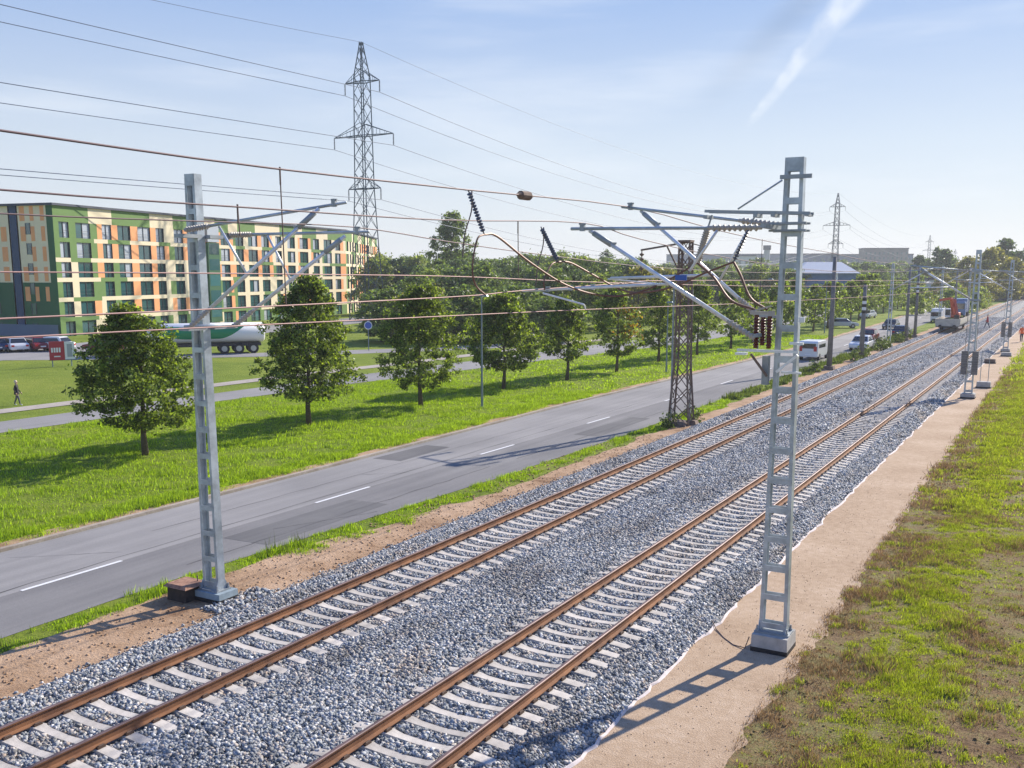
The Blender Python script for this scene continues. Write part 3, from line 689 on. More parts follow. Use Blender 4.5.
for x, y, s in ((-17.2, 98.5, 1.2), (-16.8, 107, 1.1), (-17.3, 111, 1.3), (-17.8, 81, 0.9), (-16.2, 94.5, 0.8), (-17.6, 47.5, 0.8), (-17.0, 49.6, 0.6), (-18.0, 52, 0.7), (-17.2, 121, 1.2), (-17.4, 128, 1.1)):
    dup(B2, (x, y, 0), rr.uniform(0, 6), scale=(s, s, s))

# ------------------------------------------------------------------ catenary masts
def mast_body(t, h, wb, wt, dep, pl, nb=None, zb=0.35, capw=0.62, near=True, plinth=True, base_mat='concrete'):
    """two tapering channel chords joined by batten plates, on a base plate and plinth"""
    def hw(z): return (wb+(wt-wb)*(z-zb)/(h-zb))/2
    for s in (-1, 1):
        mb = MB(); tk = 0.012; fl = 0.075 if near else 0.09
        for a, b in ((zb, h),):
            xa, xb_ = s*hw(a), s*hw(b)
            # web
            def pr(x0, x1, X0, X1, ya, yb): mb.add([(x0,ya,a),(x1,ya,a),(x1,yb,a),(x0,yb,a),(X0,ya,b),(X1,ya,b),(X1,yb,b),(X0,yb,b)],
                [(0,3,2,1),(4,5,6,7),(0,1,5,4),(1,2,6,5),(2,3,7,6),(3,0,4,7)])
            pr(min(xa, xa-s*tk), max(xa, xa-s*tk), min(xb_, xb_-s*tk), max(xb_, xb_-s*tk), -dep/2, dep/2)
            for yy in (-dep/2, dep/2-tk):
                pr(min(xa-s*tk, xa-s*fl), max(xa-s*tk, xa-s*fl), min(xb_-s*tk, xb_-s*fl), max(xb_-s*tk, xb_-s*fl), yy+0.001, yy+tk-0.001)
        mb.build('chord', 'galv', t)
    n = nb or int((h-zb)/0.62)
    
    for i in range(n+1):
        z = zb+0.06+(h-zb-0.32)*i/n
        hh = 0.12
        if i == n: z = h-0.26; hh = 0.26
        w = hw(z+hh/2)-0.014
        for yy in (-dep/2-0.006, dep/2-0.006):
            m2 = MB(); m2.box(-w, w, yy-0.001, yy+0.011, z, z+hh)
            m2.build('batten', 'galv', t)
    m2 = MB(); m2.box(-wb/2-0.07, wb/2+0.07, -dep/2-0.12, dep/2+0.12, zb-0.035, zb); m2.build('base_plate', 'galv_old', t)
    if plinth:
        m2 = MB(); m2.use(base_mat); m2.frustum(0, 0, 0.12, zb-0.035, pl[0]/2, pl[1]/2, pl[0]/2-0.01, pl[1]/2-0.01)
        m2.use('bitumen'); m2.frustum(0, 0, -0.1, 0.118, pl[0]/2+0.004, pl[1]/2+0.004, pl[0]/2+0.002, pl[1]/2+0.002)
        m2.build('plinth', parent=t)
    if near:
        for sx in (-1, 1):
            for sy in (-1, 1):
                m2 = MB(); x, y = sx*(wb/2+0.02), sy*(dep/2+0.07)
                m2.tube([(x, y, zb), (x, y, zb+0.12)], 0.018, 6); m2.tube([(x, y, zb), (x, y, zb+0.045)], 0.035, 6)
                m2.build('anchor_bolt', 'galv_old', t)
                m2 = MB(); m2.add([(sx*(wb/2), sy*dep/2, zb), (sx*(wb/2), sy*(dep/2+0.1), zb), (sx*wb/2, sy*dep/2, zb+0.24), (sx*(wb/2-0.012), sy*dep/2, zb), (sx*(wb/2-0.012), sy*(dep/2+0.1), zb), (sx*(wb/2-0.012), sy*dep/2, zb+0.24)],
                                  [(0,1,2),(5,4,3),(0,3,4,1),(1,4,5,2),(2,5,3,0)])
                m2.build('gusset', 'galv', t)
def tubepart(t, name, p, q, r, m='galv_light', org=(0,0,0)):
    o = Vector(org); mb = MB(); mb.tube([Vector(p)-o, Vector(q)-o], r, 10); return mb.build(name, m, t, smooth=True)
def clamp(t, p, org, s=0.05):
    p = Vector(p)-Vector(org); mb = MB(); mb.box(p.x-s, p.x+s, p.y-s*0.8, p.y+s*0.8, p.z-s, p.z+s*2.4); mb.tube([(p.x-s*1.6, p.y, p.z+s*2), (p.x+s*1.6, p.y, p.z+s*2)], s*0.4, 6)
    return mb.build('clamp', 'galv_old', t)
def cantilever(t, org, top_base, tip, strut_base, strut_top, brace=None, insul='insul_pale', ins_len=0.9, r=0.035):
    tb, tp, sb, stp = map(Vector, (top_base, tip, strut_base, strut_top))
    d = (tp-tb).normalized()
    e = tb+d*ins_len
    mb = MB(); o = Vector(org); mb.insulator(tb-o, e-o, 0.075, 9, 0.04); mb.build('insulator', insul, t, smooth=False)
    tubepart(t, 'top_tube', e, tp, r, 'galv', org)
    ds = (stp-sb).normalized(); e2 = sb+ds*0.65
    mb = MB(); mb.insulator(sb-o, e2-o, 0.07, 7, 0.045); mb.build('insulator', insul, t)
    tubepart(t, 'diagonal_tube', e2, stp, r*1.2, 'galv_light', org)
    f = stp-ds*0.12
    tubepart(t, 'sleeve', stp-ds*0.62, f, r*1.75, 'galv_old', org)
    clamp(t, tp-d*0.28, org)
    clamp(t, stp-ds*0.7, org, 0.035)
    if brace: tubepart(t, 'brace', brace[0], brace[1], r*0.8, 'galv_light', org)

# --- left mast, beside the road
OL = (-17.6, 16.35, 0)
ml = thing('catenary_mast', 'near galvanised ladder mast at left between road and left track', 'mast', OL, 0, 'ladder masts carrying the wires')
mast_body(ml, 10.05, 0.52, 0.31, 0.22, (0.95, 0.62), zb=0.30, base_mat='concrete_blue')
for z in (8.62, 6.55):
    m2 = MB(); m2.box(0.02, 0.32, -0.66, -0.125, z, z+0.08); m2.build('bracket', 'galv_old', ml)
    m2 = MB(); m2.box(0.02, 0.32, 0.125, 0.85, z, z+0.08); m2.build('bracket', 'galv_old', ml)
cantilever(ml, OL, (-17.3,15.75,8.78), (-13.95,17.28,9.36), (-17.3,15.75,6.64), (-14.45,16.95,9.22), ((-16.6,16.10,8.86), (-16.03,16.34,7.78)), insul='insul_pale', ins_len=0.6)
cantilever(ml, OL, (-17.3,17.1,8.72), (-13.95,18.05,8.76), (-17.3,17.1,6.60), (-14.4,17.75,8.66), ((-16.35,17.35,8.7), (-15.8,17.45,7.70)), insul='insul_pale', ins_len=0.6)
tubepart(ml, 'tie_bar', (-17.3,15.6,6.66), (-17.3,17.6,6.62), 0.03, 'galv', OL)
# rusty old footing beside it
ft = thing('concrete_footing', 'old square footing with rusty brown top beside the left mast', 'footing', (-18.25, 16.05, 0))
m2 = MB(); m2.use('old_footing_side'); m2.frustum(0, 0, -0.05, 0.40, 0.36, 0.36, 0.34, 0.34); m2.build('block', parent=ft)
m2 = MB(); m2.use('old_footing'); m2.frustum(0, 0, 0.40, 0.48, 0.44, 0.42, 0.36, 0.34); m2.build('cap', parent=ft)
m2 = MB(); m2.tube([(0.25, 0.2, 0.46), (0.25, 0.2, 0.64)], 0.02, 6); m2.build('bolt', 'rust', ft); ft.scale = (0.88, 0.88, 0.9)

# --- right mast, on the sandy path
OR = (-4.92, 19.85, 0)
mr = thing('catenary_mast', 'near galvanised ladder mast on the sandy path with brown insulator switch', 'mast', OR, 0, 'ladder masts carrying the wires')
mast_body(mr, 10.05, 0.58, 0.36, 0.20, (0.76, 0.74), zb=0.42)
m2 = MB(); m2.box(-0.25, 0.36, -0.17, -0.128, 9.64, 9.72); m2.build('top_beam', 'galv_old', mr)
m2 = MB(); m2.bar((-1.75, -0.15, 9.08), (0.36, -0.15, 8.98), 0.04, 0.055); m2.bar((-1.75, 0.15, 9.08), (0.36, 0.15, 8.98), 0.04, 0.055)
for x in (-1.72, -0.7, -0.35, 0.3): m2.box(x-0.04, x+0.04, -0.20, 0.20, 8.93, 8.97 if x > 0 else 9.0)
m2.build('cross_bar', 'galv_old', mr)
tubepart(mr, 'stay_rod', (-5.12,19.68,9.62), (-5.98,19.68,9.10), 0.018, 'galv', OR)
for z in (8.64, 8.78):
    m2 = MB(); m2.box(-0.42, 0.30, -0.20, -0.125, z, z+0.04); m2.build('bracket', 'galv_old', mr)
    m2 = MB(); m2.box(-0.42, 0.30, 0.125, 0.20, z, z+0.04); m2.build('bracket', 'galv_old', mr)
m2 = MB(); m2.box(-0.42, -0.33, -0.78, 0.82, 8.69, 8.775); m2.build('side_arm', 'galv_old', mr)
m2 = MB(); m2.box(-0.48, -0.40, -0.78, -0.125, 6.60, 6.66); m2.build('side_arm', 'galv_old', mr)
m2 = MB(); m2.box(-0.80, -0.30, 0.60, 0.66, 6.92, 6.98); m2.build('side_arm', 'galv_old', mr)
cantilever(mr, OR, (-5.32,19.1,8.70), (-9.55,19.42,8.78), (-5.38,19.1,6.58), (-9.15,19.5,8.74), insul='insul_pale', ins_len=1.1)
cantilever(mr, OR, (-5.32,20.6,8.80), (-9.55,22.15,9.40), (-5.7,20.5,6.95), (-9.0,22.0,9.28), insul='insul_pale', ins_len=1.1)
# registration tubes and steady arms
tubepart(mr, 'registration_tube', (-7.25,19.32,7.62), (-10.75,19.42,7.45), 0.032, 'galv_light', OR)
tubepart(mr, 'registration_tube', (-6.9,21.1,7.80), (-9.7,21.9,7.72), 0.034, 'galv_light', OR)
m2 = MB(); m2.use('galv_light'); o_ = Vector(OR)
m2.tube([Vector((-10.25,19.45,7.40))-o_, Vector((-9.32,19.62,7.16))-o_], 0.020, 8); m2.tube([Vector((-9.32,19.62,7.16))-o_, Vector((-9.30,19.66,7.06))-o_], 0.016, 6)
m2.build('steady_arm', parent=mr)
m2 = MB(); m2.tube([Vector((-9.8,21.95,7.70))-o_, Vector((-8.2,21.7,7.58))-o_], 0.018, 8); m2.build('steady_arm', 'galv_light', mr)
for (x, y, z) in ((-10.1,19.40,7.47), (-9.55,19.39,7.50), (-9.0,19.38,7.52)):
    clamp(mr, (x, y, z), OR, 0.035)
# hanging insulators, label
m2 = MB(); m2.insulator(Vector((-6.60,19.72,8.75))-o_, Vector((-6.80,19.72,8.05))-o_, 0.085, 14, 0.06); m2.build('insulator', 'insul_pale', mr)
m2 = MB(); m2.tube([Vector((-6.52,19.72,9.0))-o_, Vector((-6.60,19.72,8.75))-o_], 0.018, 6); m2.build('link', 'galv_old', mr)
m2 = MB(); m2.insulator(Vector((-5.74,19.66,8.70))-o_, Vector((-6.02,19.66,8.06))-o_, 0.055, 10, 0.018); m2.build('insulator', 'insul_grey', mr)
m2 = MB(); m2.tube([Vector((-5.62,19.68,8.98))-o_, Vector((-5.74,19.66,8.70))-o_], 0.018, 6); m2.build('link', 'galv_old', mr)
tubepart(mr, 'brace', (-6.24,19.4,8.76), (-6.85,19.4,7.88), 0.028, 'galv_light', OR)
tubepart(mr, 'brace', (-5.92,20.3,8.74), (-6.62,20.6,7.65), 0.028, 'galv_light', OR)
m2 = MB(); p = Vector((-6.95,19.22,7.72))-o_; m2.box(p.x-0.12, p.x+0.12, p.y-0.05, p.y-0.02, p.z-0.03, p.z+0.08); m2.build('blue_plate', 'blue_label', mr)
# switch: three brown post insulators on an arm
for dx, z0, z1 in ((-0.53, 6.36, 7.02), (-0.40, 6.42, 6.98), (-0.27, 6.36, 7.0)):
    m2 = MB(); m2.insulator((dx, -0.38, z0), (dx, -0.38, z1), 0.068, 9, 0.045); m2.build('switch_insulator', 'insul_brown', mr)
m2 = MB(); m2.box(-0.66, -0.30, -0.43, -0.33, 7.025, 7.09); m2.box(-0.30, -0.18, -0.42, -0.34, 7.005, 7.10); m2.bar((-0.6,-0.38,7.1), (-0.25,-0.38,7.2), 0.03); m2.build('switch_blade', 'insul_pale', mr)
m2 = MB(); m2.box(-0.90, 0.32, -0.41, -0.35, 6.285, 6.335); m2.box(-0.92, -0.70, -0.46, -0.30, 6.22, 6.262)
m2.bar((0.30,-0.36,6.25), (-0.10,-0.36,5.90), 0.05); m2.box(-0.05, 0.34, -0.20, -0.125, 5.86, 5.90); m2.box(0.1, 0.36, -0.22, -0.125, 6.44, 6.49); m2.build('switch_arm', 'galv_light', mr)
m2 = MB(); m2.bar((-0.62,-0.38,6.24), (-0.30,-0.30,5.80), 0.05); m2.build('rod', 'rust', mr)
m2 = MB(); m2.box(-0.42, -0.29, -0.26, -0.13, 5.62, 6.20); m2.build('drive_box', 'galv_old', mr)
m2 = MB(); m2.box(0.25, 0.36, -0.20, -0.135, 6.88, 6.98); m2.build('bolt_block', 'galv_light', mr)
# earthing cable
m2 = MB(); m2.tube([(-5.35,19.55,0.3), (-5.42,19.50,0.05), (-5.7,19.6,0.03), (-6.0,19.9,0.03), (-6.3,20.3,0.04), (-6.5,20.6,0.12)], 0.012, 6)
tag(m2.build('earthing_cable', 'wire_dark'), 'thin dark cable lying on the sand from the right mast foot', 'cable')

# --- distant ladder masts
def far_mast(x, y, h, label, side, weights=False, w=0.52, cant=True, group='ladder masts carrying the wires'):
    O = (x, y, 0); t = thing('catenary_mast', label, 'mast', O, 0, group)
    mast_body(t, h, w, w*0.6, 0.24, (0.85, 0.85), near=False, zb=0.36)
    if cant:
        s = side
        xt = x+s*3.75
        cantilever(t, O, (x+s*0.25, y, 8.0), (xt+s*0.2, y, 8.35), (x+s*0.25, y, 6.25), (x+s*3.4, y, 8.2), None, insul='insul_pale', r=0.05)
        tubepart(t, 'registration_tube', (x+s*1.3, y, 7.0), (x+s*3.9, y, 6.95), 0.035, 'galv_light', O)
        m2 = MB()
        for z in (6.15, 7.95): m2.box(-0.3, 0.3, -0.3, -0.13, z, z+0.12)
        m2.build('bracket', 'galv_old', t)
    if weights:
        for sx in (-0.52, 0.10):
            m2 = MB()
            for k in range(10): m2.box(sx, sx+0.36, -0.45, -0.15, 1.55+k*0.15, 1.68+k*0.15)
            m2.tube([(sx+0.18, -0.3, 1.5), (sx+0.18, -0.3, 6.5)], 0.015, 5)
            m2.build('tension_weight', 'concrete_pole', t)
    return t
far_mast(-5.35, 68.3, 9.3, 'second ladder mast on the right, with two grey weight stacks', -1, True)
far_mast(-5.6, 111.4, 9.2, 'third ladder mast on the right, with grey weights near the orange worker', -1, True)
far_mast(-5.6, 158, 9.0, 'small far ladder mast on the right past the orange worker', -1)
far_mast(-5.2, 205, 9.0, 'tiny farthest ladder mast at the right picture edge', -1)
far_mast(-17.1, 112.9, 9.0, 'slim grey ladder mast among the old poles left of the tracks', 1, w=0.42)
far_mast(-17.2, 160, 9.0, 'small far ladder mast left of the tracks near the rail wagon', 1, w=0.42)
far_mast(-17.4, 207, 9.0, 'tiny farthest ladder mast left of the tracks', 1, w=0.42)
# --- concrete poles
def pole(x, y, h, label, stripes=False, r=0.20, arm=False):
    t = thing('concrete_pole', label, 'pole', (x, y, 0), 0, 'old concrete poles left of the tracks')
    mb = MB(); mb.tube([(0,0,-0.2), (0,0,h*0.5), (0,0,h)], [r, r*0.82, r*0.65], 12); mb.build('shaft', 'concrete_pole', t, smooth=True)
    m2 = MB(); m2.frustum(0, 0, -0.1, 0.35, r*2.0, r*2.0, r*1.6, r*1.6); m2.build('footing', 'rust', t)
    if stripes:
        m2 = MB()
        for k in range(5):
            m2.use('white' if k % 2 else 'black'); m2.tube([(0,0,h*0.62+k*0.28), (0,0,h*0.62+k*0.28+0.275)], r*0.80, 12)
        m2.build('striped_band', parent=t)
    if arm:
        m2 = MB(); m2.tube([(0, 0, h-0.6), (2.8, 0, h-0.2)], 0.04, 6); m2.tube([(0, 0, h-2.4), (2.5, 0, h-0.4)], 0.04, 6); m2.build('bracket_arm', 'rust', t)
    return t
pole(-17.1, 83.2, 9.2, 'tall plain dark concrete pole nearest on the left of the tracks', r=0.23)
pole(-16.6, 94.5, 6.9, 'short concrete pole with black and white bands beside the white van', True, r=0.24)
pole(-16.9, 124.2, 8.6, 'plain concrete pole just left of the further striped pole')
pole(-16.8, 131, 8.6, 'further concrete pole with black and white bands near the rail wagon', True, arm=True)
pole(-17.3, 182, 8.6, 'dark far concrete pole standing by the blue truck')

# --- rusty lattice mast
lm = thing('lattice_mast', 'old rusty lattice mast with spread feet beside the road', 'mast', (-17.43, 48.7, 0))
def lattice(t, levels, legs_r, brace_r, m, name='leg'):
    """levels: (z, half width x, half width y); four corner legs plus zigzag braces"""
    for sx, sy in ((1,1),(-1,1),(-1,-1),(1,-1)):
        mb = MB(); mb.tube([(sx*a, sy*b, z) for z, a, b in levels], legs_r, 5); mb.build(name, m, t)
    mb = MB()
    for (z0, a0, b0), (z1, a1, b1) in zip(levels, levels[1:]):
        n = max(1, round((z1-z0)/(a0+a1+0.001)/1.25))
        for i in range(n):
            za, zb = z0+(z1-z0)*i/n, z0+(z1-z0)*(i+1)/n
            aa, ab = a0+(a1-a0)*i/n, a0+(a1-a0)*(i+1)/n; ba, bb = b0+(b1-b0)*i/n, b0+(b1-b0)*(i+1)/n
            for s in (-1, 1):
                mb.tube([(-aa, s*ba, za), (ab, s*bb, zb)], brace_r, 4, False); mb.tube([(aa, s*ba, za), (-ab, s*bb, zb)], brace_r, 4, False)
                mb.tube([(s*aa, -ba, za), (s*ab, bb, zb)], brace_r, 4, False); mb.tube([(s*aa, ba, za), (s*ab, -bb, zb)], brace_r, 4, False)
    mb.build('bracing', m, t)
lattice(lm, [(0,0.56,0.44),(3.0,0.36,0.30),(9.5,0.27,0.24)], 0.055, 0.026, 'rust')
m2 = MB(); m2.tube([(0.32,0,9.45), (-2.45,0,9.05)], 0.055, 6); m2.tube([(-0.30,0,7.9), (-1.0,0,9.2)], 0.045, 6); m2.box(-0.34, 0.34, -0.3, 0.3, 9.42, 9.52); m2.build('cross_arm', 'rust', lm)
m2 = MB(); m2.insulator((-2.4,0,9.0), (-2.4,0,7.9), 0.13, 4, 0.03); m2.build('insulator', 'rust', lm)
m2 = MB(); m2.insulator((0.85,0,9.2), (0.85,0,8.5), 0.09, 4, 0.03); m2.tube([(0.3,0,9.35),(0.9,0,9.2)], 0.025, 5); m2.build('insulator', 'rust', lm)
m2 = MB(); m2.tube([(0.30,0.5,0), (0.32,0.3,7.0)], 0.045, 6); m2.tube([(-0.45,-0.3,0), (-0.5,-0.2,7.2)], 0.05, 6); m2.build('side_pipe', 'galv_old', lm)
m2 = MB()
for a, b in ((0,0),(0.5,0.3),(-0.6,0.2),(0.2,-0.5),(-0.3,-0.55)): m2.frustum(a, b, -0.1, 0.25, 0.4, 0.35, 0.22, 0.2)
m2.build('footing', 'rust', lm)

# ------------------------------------------------------------------ wires
def catmull(pts, n=8):
    pts = [Vector(p) for p in pts]; P = [pts[0]*2-pts[1]]+pts+[pts[-1]*2-pts[-2]]; out = []
    for i in range(1, len(P)-2):
        for k in range(n):
            t = k/n; a, b, c, d = P[i-1], P[i], P[i+1], P[i+2]
            out.append(0.5*((2*b)+(-a+c)*t+(2*a-5*b+4*c-d)*t*t+(-a+3*b-3*c+d)*t**3))
    out.append(pts[-1]); return out
def wire(name, pts, r, m, label, cat='wire', group=None, n=6, loc=None):
    mb = MB(); mb.tube(catmull(pts, n), r, 6)
    return tag(mb.build(name, m), label, cat, group)
def span(y0, z0, y1, z1, sag, x0, x1, n=10):
    return [(x0+(x1-x0)*i/n, y0+(y1-y0)*i/n, z0+(z1-z0)*i/n-4*sag*(i/n)*(1-i/n)) for i in range(n+1)]
X9 = -9.3
far_m = span(44.6, 8.72, 68.3, 8.5, 0.15, X9, X9)[1:]+span(68.3, 8.5, 111.4, 8.4, 0.9, X9, -9.2)[1:]+span(111.4, 8.4, 158, 8.3, 0.9, -9.2, -9.2)[1:]+span(158, 8.3, 330, 8.3, 0.6, -9.2, -9.2)[1:]
wire('messenger_wire', [(X9,-6,9.6),(X9,2,9.28),(X9,6.2,9.21),(X9,10,9.19),(X9,14.9,9.26),(X9,22.15,9.38),(X9,28.5,9.10),(X9,36,8.88),(X9,44.6,8.72)]+far_m, 0.014, 'wire_carrying', 'highest carrying wire over the right track, with the small dark weight', n=3)
wire('messenger_wire', [(X9,-6,9.0),(X9,2,8.7),(X9,6.2,8.64),(X9,9.6,8.66),(X9,14,8.71),(X9,19.5,8.90),(X9,22.7,8.66),(X9,30,8.3),(X9,44,7.95),(X9,68.3,8.0)], 0.012, 'wire_carrying', 'second carrying wire over the right track, clamped to the leftmost tube end', n=4)
wire('contact_wire', [(X9,-6,7.38),(X9,6,7.38),(X9,14.2,7.43),(X9,16.7,7.5),(X9,21.9,7.60),(X9,27.2,7.64),(X9,68,7.4)], 0.0105, 'wire', 'upper contact wire over the right track, meeting the white tube', n=4)
wire('contact_wire', [(X9,-6,7.25),(X9,6,7.19),(X9,14.2,7.11),(X9,19.7,7.05),(X9,34.6,6.85),(X9,64.7,6.6),(X9,111,6.55),(X9,330,6.5)], 0.0095, 'wire', 'lowest contact wire over the right track, held by the short steady arm', n=4)
XL = -14.35
wire('messenger_wire', [(XL,-6,9.0),(XL,3,8.76),(XL,9.5,8.73),(XL,13.3,8.79),(XL,17.95,8.87),(XL,22,8.65),(XL,27.4,8.40),(XL,38,8.05),(XL,60,7.9),(XL,112.9,8.35),(XL,160,8.3),(XL,330,8.3)], 0.014, 'wire_carrying', 'carrying wire over the left track, clamped at the lower tube end of the left mast', n=4)
wire('contact_wire', [(XL,-6,7.85),(XL,9.4,7.85),(XL,17.9,7.80),(XL,23,7.74),(XL,33.3,7.5),(XL,60,7.1),(XL,112,6.8),(XL,330,6.6)], 0.014, 'wire', 'bright reddish wire over the left track at eye level', n=4)
m2 = MB(); m2.tube([(X9-0.02,16.75,9.3),(X9,17.05,9.3)], 0.085, 10); m2.tube([(X9-0.02,16.6,9.3),(X9,16.75,9.3)], [0.02,0.06], 8); m2.tube([(X9,17.05,9.3),(X9,17.2,9.3)], [0.06,0.02], 8)
tag(m2.build('wire_weight', 'rust'), 'small dark brown cylinder on the highest wire, above mid picture', 'wire fitting')
# droppers
DG = 'thin vertical droppers hanging from the carrying wires'
def dropper(x, y, z0, z1, lab):
    m2 = MB(); m2.tube([(x,y,z0),(x,y+0.02,z1)], 0.009, 5); m2.tube([(x,y,z0+0.03),(x,y,z0-0.2)], 0.012, 6); tag(m2.build('dropper', 'wire_dark'), lab, 'dropper', DG)
dropper(X9, 10.15, 9.19, 7.42, 'thin dropper hanging from the highest wire, right of the left mast')
dropper(X9, 9.35, 8.66, 8.30, 'short dropper hanging from the second wire above the left mast tube')
dropper(X9, 16.62, 8.78, 7.75, 'thin dropper between the two forked insulators')
dropper(X9, 25.8, 8.52, 7.1, 'thin dropper above the distant treeline, left of the lattice mast')
dropper(X9, 33.5, 8.95, 6.9, 'thin dropper left of the right mast')
# slanted insulators with cable loops
def fork(pt, pb, jl, jr, lab):
    t = thing('jumper_insulator', lab, 'insulator', pt, 0)
    o = Vector(pt); mb = MB(); mb.insulator((0,0,0), Vector(pb)-o, 0.050, 13, 0.012); mb.build('insulator', 'insul_grey', t)
    mb = MB(); mb.tube(catmull([Vector(p)-o for p in jl], 8), 0.017, 6); mb.build('cable', 'cable_brown', t)
    mb = MB(); mb.tube(catmull([Vector(p)-o for p in jr], 8), 0.021, 6); mb.build('cable', 'cable_brown', t)
    mb = MB(); mb.tube(catmull([(0,0.12,0), (0,0.10,-0.35), (0.0,-0.12,-0.75), (0.0,-0.2,-1.15)], 6), 0.012, 5); mb.build('loop', 'wire_dark', t)
fork((X9,14.85,9.26), (X9,15.38,8.52), [(X9,15.38,8.52),(X9,15.15,8.44),(X9,15.0,8.1),(X9,14.98,7.8),(X9,15.1,7.6),(X9,15.4,7.45)],
     [(X9,15.38,8.52),(-9.28,15.8,8.5),(-9.1,16.7,8.05),(-8.9,17.8,7.62),(-8.6,18.7,7.40),(-8.0,19.0,7.40),(-7.4,19.4,7.65),(-6.80,19.72,8.05)], 'slanted dark insulator with drooping cable under the highest wire')
fork((X9,17.55,8.74), (X9,18.3,8.07), [(X9,18.3,8.07),(X9,18.0,8.0),(X9,17.7,7.7),(X9,17.72,7.5)],
     [(X9,18.3,8.07),(X9,18.9,8.05),(-9.1,19.6,7.8),(-8.8,20.2,7.52),(-8.2,20.0,7.42),(-7.4,19.9,7.55),(-6.6,19.7,7.85),(-6.02,19.66,8.06)], 'smaller slanted insulator with cable hanging from the second wire')
wire('jumper_cable', [(-6.80,19.72,8.05),(-6.4,19.6,7.75),(-6.0,19.5,7.3),(-5.5,19.5,7.12)], 0.026, 'cable_brown', 'brown cable drooping from the ribbed pale insulator to the switch', 'cable')
wire('jumper_cable', [(-6.02,19.66,8.06),(-5.85,19.6,7.8),(-5.6,19.5,7.35),(-5.25,19.5,7.12)], 0.026, 'cable_brown', 'brown cable drooping from the thin dark insulator to the switch', 'cable')

# ------------------------------------------------------------------ high voltage line
def pylon(loc, label, rz, r=0.09, m='pylon'):
    t = thing('pylon', label, 'pylon', (loc[0], loc[1], 0), rz, 'lattice pylons of the high voltage line')
    lattice(t, [(0,2.2,2.2),(12,1.55,1.55),(22,1.15,1.15),(40,0.95,0.95),(44.8,0.25,0.25),(45.5,0.2,0.2)], r, r*0.55, m)
    for z, w in ((39.2, 3.6), (30.6, 6.2), (22.0, 3.4)):
        mb = MB()
        for s in (-1, 1):
            for q in (-1, 1):
                mb.tube([(0, q*1.0, z), (s*w, 0, z)], r*0.8, 4); mb.tube([(0, q*0.9, z+2.0), (s*w, 0, z)], r*0.6, 4)
            for k in range(1, 4):
                u = k/4
                for q in (-1, 1): mb.tube([(s*w*u, q*(1-u), z), (s*w*u, q*0.9*(1-u), z+2.0*(1-u))], r*0.45, 4)
                mb.tube([(s*w*u, -(1-u), z), (s*w*(u-0.25), (1.25-u), z)], r*0.4, 4)
        mb.build('cross_arm', m, t)
        for s in (-1, 1):
            mb = MB(); mb.insulator((s*w, 0, z), (s*w, 0, z-1.9), 0.14, 8, 0.05); mb.build('insulator', 'insul_grey', t)
    return t
PY = [(-110,-225), (-105.6,135.7), (-100.8,490), (-128,1060), (-163,1660)]
RZP = [0, R(0), R(2), R(4), R(4)]
pylon(PY[1], 'large dark lattice pylon in front of the apartment block', 0)
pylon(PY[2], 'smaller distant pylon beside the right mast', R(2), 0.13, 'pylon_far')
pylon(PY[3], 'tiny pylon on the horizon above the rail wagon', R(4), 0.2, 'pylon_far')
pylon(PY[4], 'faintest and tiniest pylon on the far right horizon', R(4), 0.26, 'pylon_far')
names = {(39.2,-1): 'upper arm, left side', (39.2,1): 'upper arm, right side', (30.6,-1): 'middle arm, left side', (30.6,1): 'middle arm, right side', (22.0,-1): 'lower arm, left side', (22.0,1): 'lower arm, right side', (45.5,0): 'very top'}
for (z, s), nm in names.items():
    w = {39.2: 3.6, 30.6: 6.2, 22.0: 3.4, 45.5: 0}[z]
    zz = z-1.9 if s else z
    pts = []
    for k in range(len(PY)-1):
        a, b = PY[k], PY[k+1]
        sg = 9.5 if k else 1.6
        if s == 0: sg = 7.2
        n = 24; q = [((a[0]+(b[0]-a[0])*i/n)+s*w, a[1]+(b[1]-a[1])*i/n, zz-4*sg*(i/n)*(1-i/n)) for i in range(n+1)]
        pts += q if not pts else q[1:]
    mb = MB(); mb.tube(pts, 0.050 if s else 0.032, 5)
    tag(mb.build('power_line', 'wire_far'), 'high voltage wire strung from the pylon, '+nm, 'power line', 'high voltage wires of the pylons')

